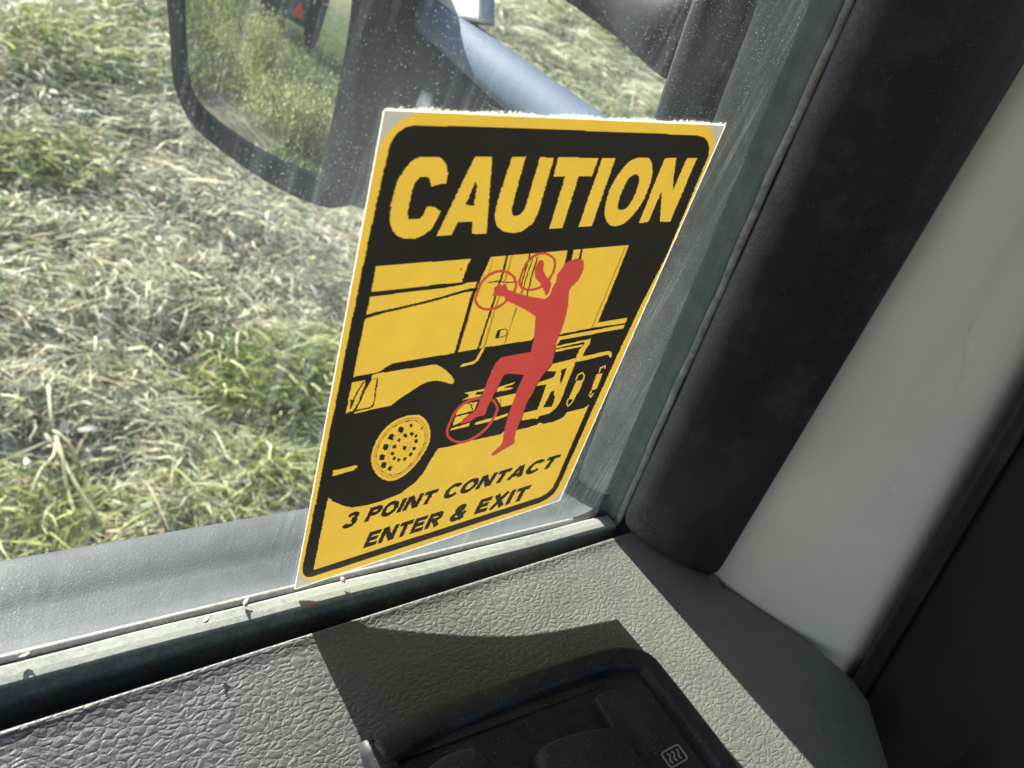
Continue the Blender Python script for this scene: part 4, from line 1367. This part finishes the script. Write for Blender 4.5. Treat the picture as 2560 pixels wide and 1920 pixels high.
def shrub(x, y, r, h, n, cols, label, spiky=0.0):
    z0 = float(gz(x, y))
    t = thing('roadside_shrub', label, 'shrub', (x, y, z0), 'shrubs behind the truck')
    k = 14
    cl = np.stack([rng.normal(0, r * 0.45, k), rng.normal(0, r * 0.45, k), rng.uniform(0.25, 0.95, k) * h], -1)
    ci = rng.integers(0, k, n)
    P = cl[ci] + rng.normal(0, 1, (n, 3)) * np.array([r * 0.22, r * 0.22, h * 0.16])
    P[:, 2] = np.abs(P[:, 2])
    a = rng.uniform(0, 6.28, n)
    e = rng.uniform(-0.3, 1.2, n) + spiky
    s = rng.uniform(0.016, 0.04, n)
    d = np.stack([np.cos(a) * np.cos(e), np.sin(a) * np.cos(e), np.sin(e)], -1) * (s * 1.5)[:, None]
    wv = np.stack([-np.sin(a), np.cos(a), rng.normal(0, .4, n)], -1) * (s * 0.32)[:, None]
    V = np.stack([P, P + d * .5 + wv, P + d, P + d * .5 - wv], 1).reshape(-1, 3)
    Q = np.arange(n * 4).reshape(-1, 4)
    c = pick(cols, rng.integers(0, len(cols), n)) * rng.uniform(0.7, 1.2, n)[:, None]
    o = quick_mesh('foliage', V, Q, np.repeat(c, 4, axis=0), M_FOL)
    o.parent = t
    o['kind'] = 'stuff'
    mt = simple('shrub_stem', (0.16, 0.12, 0.07), 0.8)
    for i in range(6):
        tip = cl[i] * np.array([1, 1, 0.95])
        tube('stem', [(0.03 * math.cos(i), 0.03 * math.sin(i), 0), tuple(tip * 0.5 + np.array([0.02, 0, 0])), tuple(tip)], [0.009, 0.006, 0.003], mt, t, 5)
YG = [(0.38, 0.38, 0.16), (0.46, 0.44, 0.20), (0.29, 0.31, 0.13), (0.42, 0.42, 0.20)]
DG = [(0.12, 0.19, 0.08), (0.17, 0.24, 0.10), (0.09, 0.14, 0.06)]
shrub(-4.75, 2.05, 0.62, 0.80, 9000, YG, 'yellow green weed clump in the middle of the side mirror', 0.4)
shrub(-3.75, 1.02, 0.55, 0.66, 8000, YG, 'olive yellow shrub low in the corner of the side mirror', 0.3)
shrub(-7.6, 4.3, 0.8, 0.95, 5000, DG, 'dark green shrub along the left side of the mirror reflection', 0.2)
shrub(-12.0, 5.6, 1.3, 1.7, 6000, DG, 'tall green bush at the top left of the mirror reflection', 0.2)
shrub(-15.5, 5.6, 1.5, 2.0, 6000, DG, 'tall green bush just left of the tractor in the mirror reflection', 0.2)

shrub(-17.0, 2.6, 1.6, 2.2, 6000, DG, 'wide dark bush behind the tractor in the mirror reflection', 0.2)
shrub(-15.0, 1.0, 1.3, 1.5, 6000, DG, 'dark bush to the right of the tractor in the mirror reflection', 0.2)

def tractor(loc, yaw):
    t = thing('tractor', 'dark blue tractor with orange safety triangle, reflected in the top of the side mirror', 'tractor', loc)
    t.rotation_euler = (0, 0, yaw)
    blue = simple('dark_blue_paint', (0.03, 0.05, 0.09), 0.4)
    blk = simple('tractor_black', (0.015, 0.015, 0.016), 0.7)
    red = simple('tractor_red_trim', (0.55, 0.06, 0.03), 0.5)
    glassm = NM('tractor_cab_glass')
    glassm.p.inputs['Base Color'].default_value = (0.25, 0.30, 0.34, 1)
    glassm.p.inputs['Roughness'].default_value = 0.08
    glassm.p.inputs['Transmission Weight'].default_value = 0.6
    glassm = glassm.m
    box('body', (-0.35, -0.40, 0.75), (1.9, 0.40, 1.25), blue, t, 0.06)
    box('hood', (0.9, -0.36, 1.25), (2.2, 0.36, 1.60), blue, t, 0.10)
    for s in (-1, 1):
        box('fender', (-0.75, s * 0.78 - 0.24, 1.42), (0.45, s * 0.78 + 0.24, 1.52), blue, t, 0.04)
        box('tail_lamp', (-0.80, s * 0.72 - 0.09, 1.30), (-0.74, s * 0.72 + 0.09, 1.40), red, t, 0.01)
    for x, y, r, w_ in [(0, 0.85, 0.78, 0.42), (0, -0.85, 0.78, 0.42), (1.75, 0.72, 0.5, 0.3), (1.75, -0.72, 0.5, 0.3)]:
        rows = []
        for f, o in [(0.45, -0.5), (0.8, -0.5), (0.95, -0.42), (1.0, -0.2), (1.0, 0.2), (0.95, 0.42), (0.8, 0.5), (0.45, 0.5)]:
            rows.append([(x + r * f * math.cos(a), y + w_ * o, r + r * f * math.sin(a)) for a in np.linspace(0, 2 * math.pi, 28, endpoint=False)])
        wh = fix_normals(loft('wheel', rows, blk, t, closed=True, cap=True))
        rows = [[(x + r * f * math.cos(a), y + w_ * o, r + r * f * math.sin(a)) for a in np.linspace(0, 2 * math.pi, 20, endpoint=False)] for f, o in [(0.46, -0.52), (0.46, 0.52)]]
        fix_normals(loft('hub', rows, simple('hub_grey', (0.4, 0.4, 0.38), 0.5), wh, closed=True, cap=True))
    for sx in (-0.45, 0.85):
        for sy in (-0.62, 0.62):
            box('cab_post', (sx - 0.05, sy - 0.05, 1.25), (sx + 0.05, sy + 0.05, 2.55), blue, t, 0.01)
    box('cab_roof', (-0.62, -0.75, 2.55), (1.0, 0.75, 2.72), blue, t, 0.05)
    box('rear_window', (-0.46, -0.56, 1.5), (-0.44, 0.56, 2.5), glassm, t)
    box('cab_back', (-0.48, -0.60, 0.45), (-0.42, 0.60, 1.5), blue, t, 0.01)
    box('lower_link', (-0.95, -0.35, 0.55), (-0.30, -0.27, 0.65), blk, t, 0.01)
    box('lower_link', (-0.95, 0.27, 0.55), (-0.30, 0.35, 0.65), blk, t, 0.01)
    h = 0.24
    tri = [(-0.50, 0.22 - h, 0.62), (-0.50, 0.22 + h, 0.62), (-0.50, 0.22, 0.62 + 1.73 * h)]
    mesh_obj('safety_triangle', tri + [(x - 0.012, y, z) for x, y, z in tri], [(0, 2, 1), (3, 4, 5), (0, 1, 4, 3), (1, 2, 5, 4), (2, 0, 3, 5)], simple('orange_reflector', (0.85, 0.09, 0.02), 0.5), t)
tractor((-11.8, 3.45, float(gz(-11.8, 3.45))), math.radians(168))
